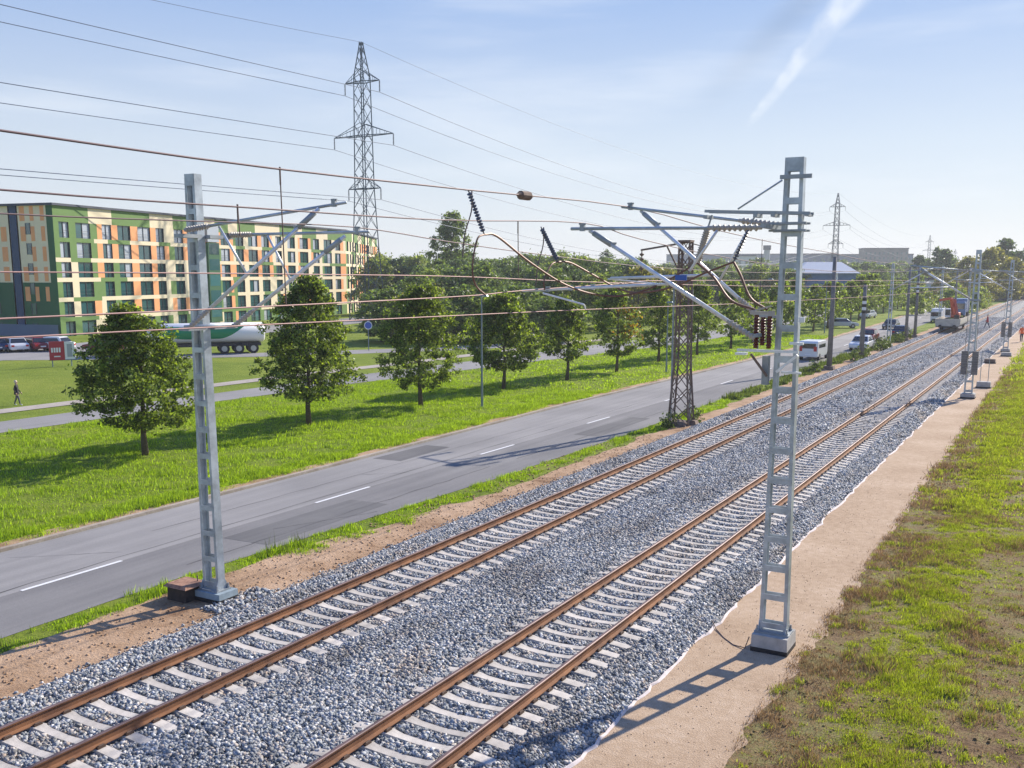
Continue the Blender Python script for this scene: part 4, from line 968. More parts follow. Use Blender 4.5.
# ------------------------------------------------------------------ apartment block
def apartment():
    t = thing('apartment_block', 'six storey apartment block in green, cream and orange panels', 'building', A0)
    H = 16.2; NW = [0]
    rw = random.Random(3)
    win_m = MB()
    def facade(P, dvec, nvec, length, wins, seed, dark=False, glass=None):
        """wall cut by windows; wins = list of (s0, s1, kind)"""
        rd = random.Random(seed); mb = MB(); P = Vector(P)-A0
        def pt(s, z, off=0): return P+dvec*s+nvec*off+Vector((0,0,z))
        cuts = [0.0]
        for a, b in wins: cuts += [a, b]
        cuts.append(length)
        rows = [(12.32-2.48*k, 14.27-2.48*k) for k in range(6)]
        zc = [H, rows[0][1]]
        gm, cm, om = ('wall_dark_green', 'wall_cream', 'wall_orange') if dark else ('wall_green', 'wall_cream', 'wall_orange')
        prevc = {}
        # pier segments, split in halves so colours alternate
        segs = []
        for i in range(0, len(cuts)-1, 2): segs.append((cuts[i], cuts[i+1]))
        for k, (z0, z1) in enumerate(rows):
            zt = H if k == 0 else rows[k-1][0]
            # band above the windows
            s = 0.0
            while s < length-0.01:
                w = rd.choice((2.6, 3.6, 4.4, 5.2)); e = min(length, s+w)
                if length-e < 1.4: e = length
                if k == 0: c = gm if int(s/5) % 2 == 0 else cm
                else: c = rd.choices((gm, cm), (0.28, 0.72))[0]
                mb.use(c); mb.add([pt(s, z1), pt(e, z1), pt(e, zt), pt(s, zt)], [(0,1,2,3)]); s = e
            for j, (a, b) in enumerate(segs):
                if b-a < 0.05: continue
                base = rd.choices((gm, cm, om), (0.16, 0.46, 0.38))[0] if (k == 0 or rd.random() < 0.45) else prevc[j]
                prevc[j] = base
                if j == 0: base = gm
                if k == 5: base = rd.choice((gm, gm, cm))
                if b-a > 1.6 and rd.random() < 0.6:
                    mid = (a+b)/2+rd.uniform(-.2, .2); other = rd.choice([x for x in (gm, cm, om) if x != base])
                    mb.use(base); mb.add([pt(a, z0), pt(mid, z0), pt(mid, z1), pt(a, z1)], [(0,1,2,3)])
                    mb.use(other); mb.add([pt(mid, z0), pt(b, z0), pt(b, z1), pt(mid, z1)], [(0,1,2,3)])
                else: mb.use(base); mb.add([pt(a, z0), pt(b, z0), pt(b, z1), pt(a, z1)], [(0,1,2,3)])
            for (a, b) in wins:
                mb.use('frame')
                q = [pt(a, z0), pt(b, z0), pt(b, z1), pt(a, z1)]; qi = [pt(a, z0, -0.22), pt(b, z0, -0.22), pt(b, z1, -0.22), pt(a, z1, -0.22)]
                for i in range(4): mb.add([q[i], q[(i+1) % 4], qi[(i+1) % 4], qi[i]], [(0,1,2,3)])
                # window: frame part + pane
                fm = MB() if NW[0] < 100 else win_m
                fm.use('frame')
                mids = [a, (a+b)/2, b] if b-a > 1.3 else [a, b]
                for sx in mids: fm.bar(pt(sx, z0, -0.16), pt(sx, z1, -0.16), 0.08)
                fm.bar(pt(a, z0, -0.16), pt(b, z0, -0.16), 0.08); fm.bar(pt(a, z1, -0.16), pt(b, z1, -0.16), 0.08)
                if rd.random() < 0.75: 
                    for zz in (0.45, 0.9): fm.bar(pt(a, z0+zz, 0.03), pt(b, z0+zz, 0.03), 0.03)
                gmh = MB() if NW[0] < 100 else win_m
                half = [(a, (a+b)/2), ((a+b)/2, b)]
                for (c, d) in half:
                    gmh.use('curtain' if rd.random() < (0.5 if k < 2 else 0.10) else 'glass')
                    gmh.add([pt(c, z0, -0.19), pt(d, z0, -0.19), pt(d, z1, -0.19), pt(c, z1, -0.19)], [(0,1,2,3)])
                if NW[0] < 100:
                    f = fm.build('window', parent=t); g = gmh.build('pane', parent=f)
                NW[0] += 1
        # plinth below lowest row
        mb.use('wall_blue' if dark else 'wall_grey'); mb.add([pt(0, -0.2), pt(length, -0.2), pt(length, rows[5][0]), pt(0, rows[5][0])], [(0,1,2,3)])
        return mb.build('facade', parent=t)
    main = [(0.9,2.6),(3.8,6.4),(8.6,10.4),(11.6,14.2),(15.7,18.4),(19.6,21.4),(23.7,25.8),(28.4,30.2),
            (35.4,37.8),(39.5,41.8),(43.2,46.0),(47.2,49.6),(51.7,53.7),(55.7,58.3),(60.0,63.0),(64.9,67.2),(69.0,72.1),(73.4,75.7)]
    facade(A0, d0, n0, 78.0, main, 1)
    # glazed stair tower strip standing 0.4 proud
    mb = MB(); P = Vector((0,0,0))
    def q(s, off, z): return d0*s+n0*off+Vector((0,0,z))
    mb.use('frame')
    for a, b, za, zb, m in ((31.4, 34.4, 0.4, 12.6, 'wall_dark_green'), (31.4, 34.4, 12.7, 15.2, 'curtain')):
        mb.use(m); mb.add([q(a,0.4,za), q(b,0.4,za), q(b,0.4,zb), q(a,0.4,zb), q(a,0.0,za), q(b,0.0,za), q(b,0.0,zb), q(a,0.0,zb)], [(0,1,2,3),(1,5,6,2),(4,0,3,7),(3,2,6,7),(0,4,5,1)])
    mb.use('glass')
    for k in range(5):
        mb.add([q(31.6,0.42,1.2+2.4*k), q(34.2,0.42,1.2+2.4*k), q(34.2,0.42,2.9+2.4*k), q(31.6,0.42,2.9+2.4*k)], [(0,1,2,3)])
    mb.build('stair_tower', parent=t)
    # wing
    Bc = A0+d0*78.0; a2 = R(29.6); d2 = Vector((-math.sin(a2), math.cos(a2), 0)); n2 = Vector((d2.y, -d2.x, 0))
    facade(Bc, d2, n2, 46, [(1.5+3.3*k, 3.4+3.3*k) for k in range(13)], 4)
    # end face (shaded), facing the camera side
    d3 = -n0
    def P3(s, z, off=0): return d3*s-d0*off+Vector((0,0,z))
    mb = MB()
    cells = [('wall_dark_green', 0, 1.0), ('wall_cream', 1.0, 5.4), ('wall_navy', 5.6, 6.7), ('wall_cream', 6.9, 9.0), ('wall_dark_green', 9.0, 11), ('wall_cream', 11, 15)]
    rd = random.Random(9)
    for k in range(6):
        zt = H if k == 0 else H-1.6-2.48*(k-1)-0.4; zb = H-2.0-2.48*k if k < 5 else -0.2
        for m, a, b in cells:
            mm = m if not (m == 'wall_cream' and k >= 4) else 'wall_dark_green'
            mb.use(mm); mb.add([P3(b, zb), P3(a, zb), P3(a, zt), P3(b, zt)], [(0,1,2,3)])
        for a, b in ((1.3, 1.9), (2.9, 3.5), (4.3, 5.1), (7.3, 8.2)):
            if k < 5 and rd.random() < 0.72:
                mb.use('wall_orange' if rd.random() < 0.9 else 'wall_dark_green')
                mb.add([P3(b, zb+0.15, 0.02), P3(a, zb+0.15, 0.02), P3(a, zb+1.95, 0.02), P3(b, zb+1.95, 0.02)], [(0,1,2,3)])
    mb.use('wall_bluegrey'); mb.add([P3(15, -0.2, 0.25), P3(0.2, -0.2, 0.25), P3(0.2, 1.5, 0.25), P3(15, 1.5, 0.25), P3(15,1.5,0), P3(0.2,1.5,0)], [(0,1,2,3),(3,2,5,4)])
    mb.build('end_wall', parent=t)
    for k in range(6):
        for a, b in ((3.55, 4.25), (9.2, 10.2)):
            z = 12.7-2.48*k
            m2 = MB(); m2.use('glass'); m2.add([P3(b, z, 0.03), P3(a, z, 0.03), P3(a, z+1.4, 0.03), P3(b, z+1.4, 0.03)], [(0,1,2,3)])
            m2.use('frame')
            for s_ in (a, b): m2.bar(P3(s_, z, 0.04), P3(s_, z+1.4, 0.04), 0.07)
            m2.build('end_window', parent=t)
    win_m_o = win_m.build('window', parent=t); win_m_o['kind'] = 'stuff'
    # roof
    mb = MB(); b2 = Bc-A0+d2*46
    ring = [Vector((0,0,0))+n0*0.3-d0*0.3, (Bc-A0)+n0*0.3, b2+n2*0.3, b2-n2*15, (Bc-A0)-n0*15, -n0*15-d0*0.3]
    vs = [v+Vector((0,0,H)) for v in ring]+[v+Vector((0,0,H+0.28)) for v in ring]
    mb.add(vs, [(0,1,2,3,4,5)[::-1], (6,7,8,9,10,11)]+[(i, (i+1) % 6, 6+(i+1) % 6, 6+i) for i in range(6)])
    mb.build('roof', 'roof_dark', t)
    # back walls so the block is solid
    mb = MB(); rg = [b2+Vector((0,0,0)), b2-n2*14.7, (Bc-A0)-n0*14.7, -n0*14.7]
    mb.add([v+Vector((0,0,z)) for z in (-0.2, H) for v in rg], [(0,1,5,4),(1,2,6,5),(2,3,7,6)]); mb.build('back_wall', 'wall_cream', t)
apartment()

def block(name, u, d, w, dep, h, m, label, rz=None, rows=0, cols=0, roof='roof_dark', hip=False, cat='building'):
    x, y = place_px(u, d)
    t = thing(name, label, cat, (x, y, 0), rz if rz is not None else R(20))
    mb = MB(); mb.box(-w/2, w/2, -dep/2, dep/2, -0.5, h); mb.build('wall', m, t)
    mb = MB()
    if hip: mb.frustum(0, 0, h, h+hip, w/2+0.8, dep/2+0.8, w*0.3, dep*0.15)
    else: mb.box(-w/2-0.3, w/2+0.3, -dep/2-0.3, dep/2+0.3, h, h+0.7)
    mb.build('roof', roof, t)
    n = 0; mb = MB()
    for r_ in range(rows):
        for c in range(cols):
            a = -w/2+w*(c+0.3)/cols; b = -w/2+w*(c+0.72)/cols; z = 1.4+(h-2)*r_/rows
            q = MB() if n < 100 else mb
            q.use('glass'); q.box(a, b, -dep/2-0.06, -dep/2+0.05, z, z+(h-2)/rows*0.5)
            if n < 100: q.build('window', parent=t)
            n += 1
    if n > 100: mb.build('window', parent=t)['kind'] = 'stuff'
    return t
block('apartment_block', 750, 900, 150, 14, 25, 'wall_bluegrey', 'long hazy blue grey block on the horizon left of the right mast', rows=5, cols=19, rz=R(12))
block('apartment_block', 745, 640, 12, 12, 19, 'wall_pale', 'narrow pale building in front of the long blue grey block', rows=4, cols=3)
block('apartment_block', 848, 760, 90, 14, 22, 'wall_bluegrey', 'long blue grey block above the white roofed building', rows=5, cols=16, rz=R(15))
block('apartment_block', 882, 700, 30, 14, 25, 'wall_brown', 'tall brownish apartment block, highest on the right horizon', rows=7, cols=10, rz=R(25))
block('apartment_block', 893, 480, 14, 12, 9.5, 'wall_brown', 'low dark roofed house before the tall brownish block', rows=3, cols=5, hip=3)
wh = block('hall', 822, 235, 13, 11, 8.0, 'wall_blue', 'blue walled hall with white hipped roof near the distant pylon', rz=R(24), rows=1, cols=8, roof='roof_white', hip=2.6)
mb = MB(); mb.box(1.2, 2.4, -5.75, -5.52, 0, 8.0); mb.build('white_bay', 'roof_white', wh)
x, y = place_px(766, 700); ch = thing('chimney', 'slim grey chimney tower on the horizon left of the right mast', 'chimney', (x, y, 0))
mb = MB(); mb.tube([(0,0,-0.5),(0,0,27)], [2.6,2.0], 14); mb.build('shaft', 'wall_grey', ch); mb = MB(); mb.tube([(0,0,24.5),(0,0,27.6)], [2.7,2.7], 14); mb.build('rim', 'roof_dark', ch)
block('house', 925, 330, 26, 12, 6, 'wall_pale', 'pale low building behind the rail wagon', rows=1, cols=6)
block('house', 1016, 420, 26, 12, 6, 'wall_pale', 'pale low house among the trees at far right', rows=1, cols=6, hip=2)
block('station_canopy', 1006, 300, 16, 8, 5, 'wall_brown', 'brownish shed by the far end of the tracks', rows=1, cols=4, cat='shed')

# ------------------------------------------------------------------ vehicles
def car(loc, rz, paint, label, L=4.4, W=1.8, H=1.45, kind='car', group='cars', cat='car', van=False):
    t = thing('van' if van else 'car', label, cat, (loc[0], loc[1], 0), rz, group)
    l = L/2
    if van: body = [(-l,0.35),(l,0.35),(l,0.9),(l-0.15,1.05),(l-0.75,1.18),(l-1.35,H-0.08),(l-1.7,H),(-l+0.15,H),(-l,H-0.15)]
    else: body = [(-l,0.32),(l,0.32),(l,0.62),(l-0.12,0.76),(l-1.05,0.90),(-l+0.55,0.95),(-l+0.1,0.90),(-l,0.7)]
    mb = MB(); mb.use(paint); mb.extrude_x(body, -W/2, W/2)
    b = mb.build('body', parent=t, bevel=0.06)
    if not van:
        gh = [(-l+0.35,0.88),(l-1.0,0.88),(l-1.75,H-0.06),(l-2.1,H),(-l+1.1,H),(-l+0.75,H-0.06)]
        mb = MB(); mb.use(paint)
        w0, w1 = W/2-0.05, W/2-0.24
        pts = gh; n = len(pts)
        def xw(z): return w0+(w1-w0)*(z-0.88)/(H-0.88)
        mb.add([(-xw(z), y, z) for y, z in pts]+[(xw(z), y, z) for y, z in pts], [tuple(range(n))[::-1], tuple(range(n, 2*n))]+[(i, (i+1) % n, n+(i+1) % n, n+i) for i in range(n)])
        mb.build('cabin', parent=t, bevel=0.04)
        for s in (-1, 1):
            mb = MB(); e = 0.012
            P = [(-l+0.62,0.95),(l-1.22,0.95),(l-1.82,H-0.13),(-l+0.98,H-0.13)]
            mb.add([(s*(xw(z)+e), y, z) for y, z in P], [(0,1,2,3)]); mb.build('side_window', 'glass_car', t)
        mb = MB(); mb.add([(-xw(.95)+.06, l-1.07+0.0, 0.97), (xw(.95)-.06, l-1.07, 0.97), (xw(H-.1)-.06, l-1.70, H-0.10), (-xw(H-.1)+.06, l-1.70, H-0.10)], [(0,1,2,3)]); mb.v = [(x, y+0.03, z+0.012) for x, y, z in mb.v]; mb.build('windscreen', 'glass_car', t)
        mb = MB(); mb.add([(-xw(.95)+.06, -l+0.42, 0.98), (xw(.95)-.06, -l+0.42, 0.98), (xw(H-.1)-.06, -l+0.74, H-0.10), (-xw(H-.1)+.06, -l+0.74, H-0.10)], [(3,2,1,0)]); mb.v = [(x, y-0.03, z) for x, y, z in mb.v]; mb.build('rear_window', 'glass_car', t)
    else:
        mb = MB(); mb.box(-W/2+0.18, W/2-0.18, -l-0.012, -l+0.02, 1.12, H-0.22); mb.build('rear_window', 'glass_car', t)
        mb = MB(); mb.box(-W/2-0.01, W/2+0.01, -l+0.5, l-1.75, 1.15, H-0.30); mb.build('side_window', 'glass_car', t)
        mb = MB(); mb.add([(-W/2+.12, l-0.80+.03, 1.22), (W/2-.12, l-0.80+.03, 1.22), (W/2-.12, l-1.30+.03, H-0.10), (-W/2+.12, l-1.30+.03, H-0.10)], [(0,1,2,3)]); mb.build('windscreen', 'glass_car', t)
    for s in (-1, 1):
        for yy in (-l+0.85, l-0.85):
            mb = MB(); mb.use('tyre'); mb.tube([(s*(W/2-0.2), yy, 0.32), (s*(W/2+0.02), yy, 0.32)], 0.32, 14); w_ = mb.build('wheel', parent=t)
            mb = MB(); mb.tube([(s*(W/2+0.021), yy, 0.32), (s*(W/2+0.035), yy, 0.32)], 0.19, 12); mb.build('rim', 'hub', w_)
        zz = 0.68 if not van else 0.95
        mb = MB(); mb.box(s*(W/2-0.22)-0.14, s*(W/2-0.22)+0.14, -l-0.015, -l+0.03, zz-0.08, zz+(0.1 if not van else 0.35)); mb.build('tail_light', 'lamp_red', t)
        mb = MB(); mb.box(s*(W/2-0.28)-0.17, s*(W/2-0.28)+0.17, l-0.03, l+0.012, 0.52 if not van else 0.68, 0.66 if not van else 0.86); mb.build('headlight', 'lamp_clear', t)
    mb = MB(); mb.box(-0.27, 0.27, -l-0.02, -l+0.01, 0.5, 0.62); mb.build('number_plate', 'white', t)
    return t
car((-20.65, 93.5), R(-1), 'paint_white', 'white van seen from behind driving away on the near road', L=4.7, W=1.75, H=1.78, van=True, cat='van', group=None)
car((-18.9, 107.5), R(180), 'paint_white', 'white car parked half behind the striped pole', H=1.5)
car((-20.6, 121), R(180), 'paint_darkred', 'dark red car on the near road beyond the blue car', H=1.5)
car((-29.4, 150), R(-70), 'paint_silver', 'silver car on the grass strip seen side on', L=4.7)
car((-18.6, 133), R(0), 'paint_navy', 'dark navy car parked by the poles near the rail wagon')
car((-22.5, 150), R(180), 'paint_black', 'black car coming towards us far down the near road')
car((-32, 186), R(170), 'paint_white', 'small white car at the far bend of the near road')
# parked cars before the apartments
angp = R(11.9)
for x, y, rz_, pnt, lab in ((-95.2, 60.9, 70, 'paint_navy', 'dark car parked at the left edge before the apartment block'), (-93.9, 62.2, 72, 'paint_white', 'white car parked nose out, leftmost white one'),
                        (-92.9, 63.8, 78, 'paint_darkred', 'dark maroon car parked between two white cars'), (-91.2, 64.6, 108, 'paint_white', 'white hatchback parked at the open end of the row'),
                        (-85.0, 66.2, 100, 'paint_darkred', 'dark red car parked behind the red sign'), (-86.5, 69.5, 80, 'paint_navy', 'dark blue car parked behind the dark red one'), (-84.2, 70.6, 80, 'paint_white', 'white car parked half hidden by the leftmost tree')):
    car((x, y), R(rz_), pnt, lab, H=1.5, group='cars parked before the apartment block')
def big_wheel(t, x, y, r=0.5, w=0.3, s=1):
    mb = MB(); mb.tube([(x-w/2, y, r), (x+w/2, y, r)], r, 16); w_ = mb.build('wheel', 'tyre', t)
    mb = MB(); mb.tube([(x+s*(w/2+0.003), y, r), (x+s*(w/2+0.03), y, r)], r*0.55, 12); mb.build('rim', 'hub', w_)
# tanker
tk = thing('tanker_truck', 'white tanker truck with green sweep along its side behind the left mast', 'truck', (-74.9, 69.4, 0), R(-39))
mb = MB(); ring = []
for y, k in ((-6.2, 0.80), (-6.0, 1.0), (6.0, 1.0), (6.2, 0.80)): ring.append((y, k))
vs = []; n = 24
for y, k in ring:
    for j in range(n):
        a = 2*PI*j/n; vs.append((1.22*k*math.cos(a), y, 2.05+1.0*k*math.sin(a)))
mb.use('white'); fs = [(i*n+j, i*n+(j+1) % n, (i+1)*n+(j+1) % n, (i+1)*n+j)[::-1] for i in range(3) for j in range(n)]+[tuple(range(n))[::-1][::-1], tuple(3*n+j for j in range(n))[::-1]]
mb.add(vs, fs); mb.build('tank', parent=tk, smooth=True)
mb = MB()   # the green sweep, wrapped on the tank's side
for i in range(30):
    y0, y1 = -4.0+8.2*i/30, -4.0+8.2*(i+1)/30
    def arc(y):
        t_ = (y+4.0)/8.2; lo = math.sin(PI*min(1, t_*1.0))*-0.75 if t_ < 0.75 else -0.53+(t_-0.75)*5.2*0.9
        lo = -0.55*math.sin(PI*0.5*min(1, t_/0.35)) if t_ < 0.7 else -0.55+1.25*((t_-0.7)/0.3)**1.6
        return lo, 0.72
    l0, h0 = arc(y0); l1, h1 = arc(y1)
    for k in range(6):
        q = []
        for (y, l_, h_) in ((y0, l0, h0), (y1, l1, h1)):
            for kk in (k, k+1):
                a = l_+(h_-l_)*kk/6; a = max(-1.2, min(1.2, a)); q.append((1.24*math.cos(a), y, 2.05+1.02*math.sin(a)))
        mb.add([q[0], q[2], q[3], q[1]], [(0,1,2,3)])
mb.build('green_sweep', 'green_stripe', tk)
mb = MB(); mb.box(-0.9, 0.9, -6.0, 5.8, 0.75, 1.05); mb.build('chassis', 'wagon_dark', tk)
for y in (2.2, 3.6, 5.0, -4.5):
    for s in (-1, 1): big_wheel(tk, s*0.98, y, 0.52, 0.32, s)
mb = MB(); mb.box(-1.2, 1.2, -9.0, -6.7, 0.6, 3.0); mb.build('cab', 'paint_darkred', tk, bevel=0.1)
mb = MB(); mb.box(-1.1, 1.1, -9.02, -8.9, 1.7, 2.6); mb.build('windscreen', 'glass_car', tk)
for s in (-1, 1): big_wheel(tk, s*0.98, -8.0, 0.52, 0.32, s)
# rail wagon with excavator
wg = thing('rail_wagon', 'pale flat rail wagon standing on the left track far away', 'wagon', (TRK['left'], 142.5, 0))
mb = MB(); mb.box(-1.45, 1.45, -5, 9, 1.35, 1.5); mb.build('deck', 'wagon', wg)
mb = MB(); mb.box(-1.5, -1.42, -5, 9, 1.5, 2.15); mb.box(1.42, 1.5, -5, 9, 1.5, 2.15); mb.box(-1.42, 1.42, -5.02, -4.94, 1.2, 2.15); mb.build('side_board', 'wagon', wg)
mb = MB(); mb.box(-1.1, 1.1, -4.8, 8.8, 1.0, 1.34); mb.build('frame', 'wagon_dark', wg)
for y in (-3.6, -1.9, 5.6, 7.3):
    for s in (-1, 1):
        mb = MB(); mb.tube([(s*0.80, y, 1.0), (s*0.92, y, 1.0)], 0.45, 14); mb.build('wheel', 'wagon_dark', wg)
for s in (-1, 1):
    mb = MB(); mb.tube([(s*0.85, -5.5, 1.2), (s*0.85, -5.0, 1.2)], 0.2, 10); mb.build('buffer', 'wagon_dark', wg)
ex = thing('excavator', 'orange excavator with white cab working on the pale rail wagon', 'excavator', (TRK['left']-0.1, 144, 1.52))
mb = MB()
for s in (-1, 1): mb.box(s*1.0-0.25, s*1.0+0.25, -1.6, 1.6, 0, 0.7)
mb.build('crawler', 'wagon_dark', ex, bevel=0.1)
mb = MB(); mb.box(-1.25, 1.25, -1.0, 2.2, 0.85, 1.8); mb.build('upper_body', 'orange_paint', ex, bevel=0.1)
mb = MB(); mb.box(-1.25, -0.25, -1.6, 0.0, 0.9, 2.6); mb.build('cab', 'white', ex, bevel=0.08)
mb = MB(); mb.box(-1.18, -0.32, -1.63, -1.59, 1.3, 2.4); mb.box(-0.26, -0.23, -1.4, -0.2, 1.4, 2.4); mb.build('cab_window', 'glass_car', ex)
mb = MB(); mb.bar((0.2,-0.8,1.5), (-0.2,-1.8,4.6), 0.5, 0.6); mb.bar((-0.2,-1.8,4.6), (-2.4,-1.9,4.2), 0.42, 0.45); mb.build('boom', 'orange_paint', ex)
mb = MB(); mb.bar((0.2,-0.9,4.3), (1.0,-2.2,1.4), 0.4, 0.5); mb.build('dipper_arm', 'orange_paint', ex)
mb = MB(); mb.frustum(1.0, -2.3, 0.5, 1.4, 0.35, 0.3, 0.5, 0.4); mb.build('bucket', 'wagon_dark', ex)
ex.scale = (0.68, 0.68, 0.68)
def lorry(loc, rz, cabm, boxm, label):
    t = thing('truck', label, 'truck', (*loc, 0), rz)
    mb = MB(); mb.box(-1.2, 1.2, -3.6, 2.0, 1.0, 3.4); mb.build('box', boxm, t, bevel=0.05)
    mb = MB(); mb.box(-1.15, 1.15, 2.1, 4.0, 0.5, 2.9); mb.build('cab', cabm, t, bevel=0.12)
    mb = MB(); mb.box(-1.05, 1.05, 3.98, 4.03, 1.6, 2.6); mb.build('windscreen', 'glass_car', t)
    mb = MB(); mb.box(-0.8, 0.8, -3.5, 4.0, 0.6, 0.95); mb.build('chassis', 'wagon_dark', t)
    for y in (-2.6, 2.9):
        for s in (-1, 1): big_wheel(t, s*0.98, y, 0.48, 0.3, s)
    return t
lorry((-19.2, 176), R(180), 'paint_white', 'paint_white', 'white box truck on the road left of the excavator').scale = (0.72, 0.72, 0.66)
lorry((-17.9, 198), R(180), 'paint_blue', 'paint_blue', 'blue truck standing beyond the excavator')
mb = MB(); 
# small machines and blocks at the far right
def cblock(x, y, w, l, h, label, m='concrete'):
    t = thing('concrete_block', label, 'block', (x, y, 0)); mb = MB(); mb.frustum(0, 0, 0.1, h, w/2, l/2, w/2*0.96, l/2*0.96); mb.build('block', m, t, bevel=0.02)
    mb = MB(); mb.box(-w/2-0.04, w/2+0.04, -l/2-0.04, l/2+0.04, -0.02, 0.1); mb.build('base', 'bitumen', t); return t
b = cblock(-4.95, 75.2, 0.9, 0.7, 0.45, 'pale concrete block beside the second right mast, with two thin rods')
mb = MB()
for s in (-0.25, 0.25): mb.tube([(s, 0, 0.44), (s, 0, 2.6)], 0.025, 6)
mb.build('rod', 'galv_old', b)
cblock(-6.0, 96.5, 0.9, 0.7, 0.4, 'small dark block on the path between the right masts', 'rust')
cblock(-5.2, 105.5, 0.9, 0.7, 0.4, 'small pale block in front of the third right mast')
cblock(-4.6, 150, 1.2, 1.4, 0.9, 'grey box standing past the orange worker', 'concrete_pole')
car((-3.6, 170), R(0), 'paint_navy', 'dark blue car parked on the yard at the right edge', group=None)

# ------------------------------------------------------------------ sign, lamp posts
sg = thing('advertising_sign', 'red advertising board joined to a white board on thin legs, on the lawn', 'sign', (-75.0, 54.0, 0), R(62))
mb = MB()
for x in (-0.75, 0.75):
    mb = MB(); mb.tube([(x, 0, 0), (x, 0, 0.75)], 0.05, 6); mb.build('leg', 'lamp_pole', sg)
mb = MB(); mb.box(-0.95, 0.25, -0.05, 0.05, 0.55, 2.15); mb.build('red_board', 'sign_red', sg)
mb = MB(); mb.box(0.26, 1.05, -0.05, 0.05, 0.6, 2.1); mb.build('white_board', 'white', sg)
mb = MB()
for i, (a, b) in enumerate([(-0.80,-0.66),(-0.60,-0.46),(-0.40,-0.26),(-0.20,-0.06)]):
    mb.box(a, b, -0.062, -0.052, 1.22, 1.62)
mb.box(-0.6, -0.1, -0.062, -0.052, 0.82, 0.92); mb.build('lettering', 'white', sg)
mb = MB(); mb.box(0.45, 0.85, -0.062, -0.052, 0.8, 1.9); mb.build('picture', 'wall_grey', sg)
def lamp(x, y, h, label, out=1.2):
    t = thing('lamp_post', label, 'lamp post', (x, y, 0), 0, 'grey lamp posts on the grass strip')
    mb = MB(); mb.tube([(0,0,-0.1), (0,0,h*0.45), (0,0,h)], [0.08, 0.06, 0.04], 8); mb.build('post', 'lamp_pole', t)
    mb = MB(); mb.tube([(0,0,h), (out*0.3,0,h+0.2), (out,0,h+0.3)], 0.03, 6); mb.build('arm', 'lamp_pole', t)
    mb = MB(); mb.frustum(out+0.15, 0, h+0.24, h+0.36, 0.28, 0.1, 0.2, 0.07); mb.build('lamp_head', 'lamp_pole', t)
lamp(-29.9, 49.1, 6.3, 'thin grey lamp post in front of the fourth tree of the row', 0.0+0.01)
lamp(-28.2, 75.0, 5.3, 'thin grey lamp post just left of the rusty lattice mast', 0.01)
lamp(-28.6, 103, 7.0, 'thin lamp post behind the right mast', 0.9)
lamp(-28.6, 135, 7.0, 'far thin lamp post near the silver car', 0.9)
rs = thing('road_sign', 'small round blue road sign on a thin post right of the second tree', 'sign', (-63.0, 81.0, 0), R(38))
mb = MB(); mb.tube([(0,0,0),(0,0,2.9)], 0.05, 6); mb.build('post', 'lamp_pole', rs)
mb = MB(); mb.use('white'); mb.tube([(0,-0.03,2.6),(0,-0.06,2.6)], 0.42, 18); mb.use('sign_blue'); mb.tube([(0,-0.061,2.6),(0,-0.075,2.6)], 0.34, 18); mb.build('disc', parent=rs)

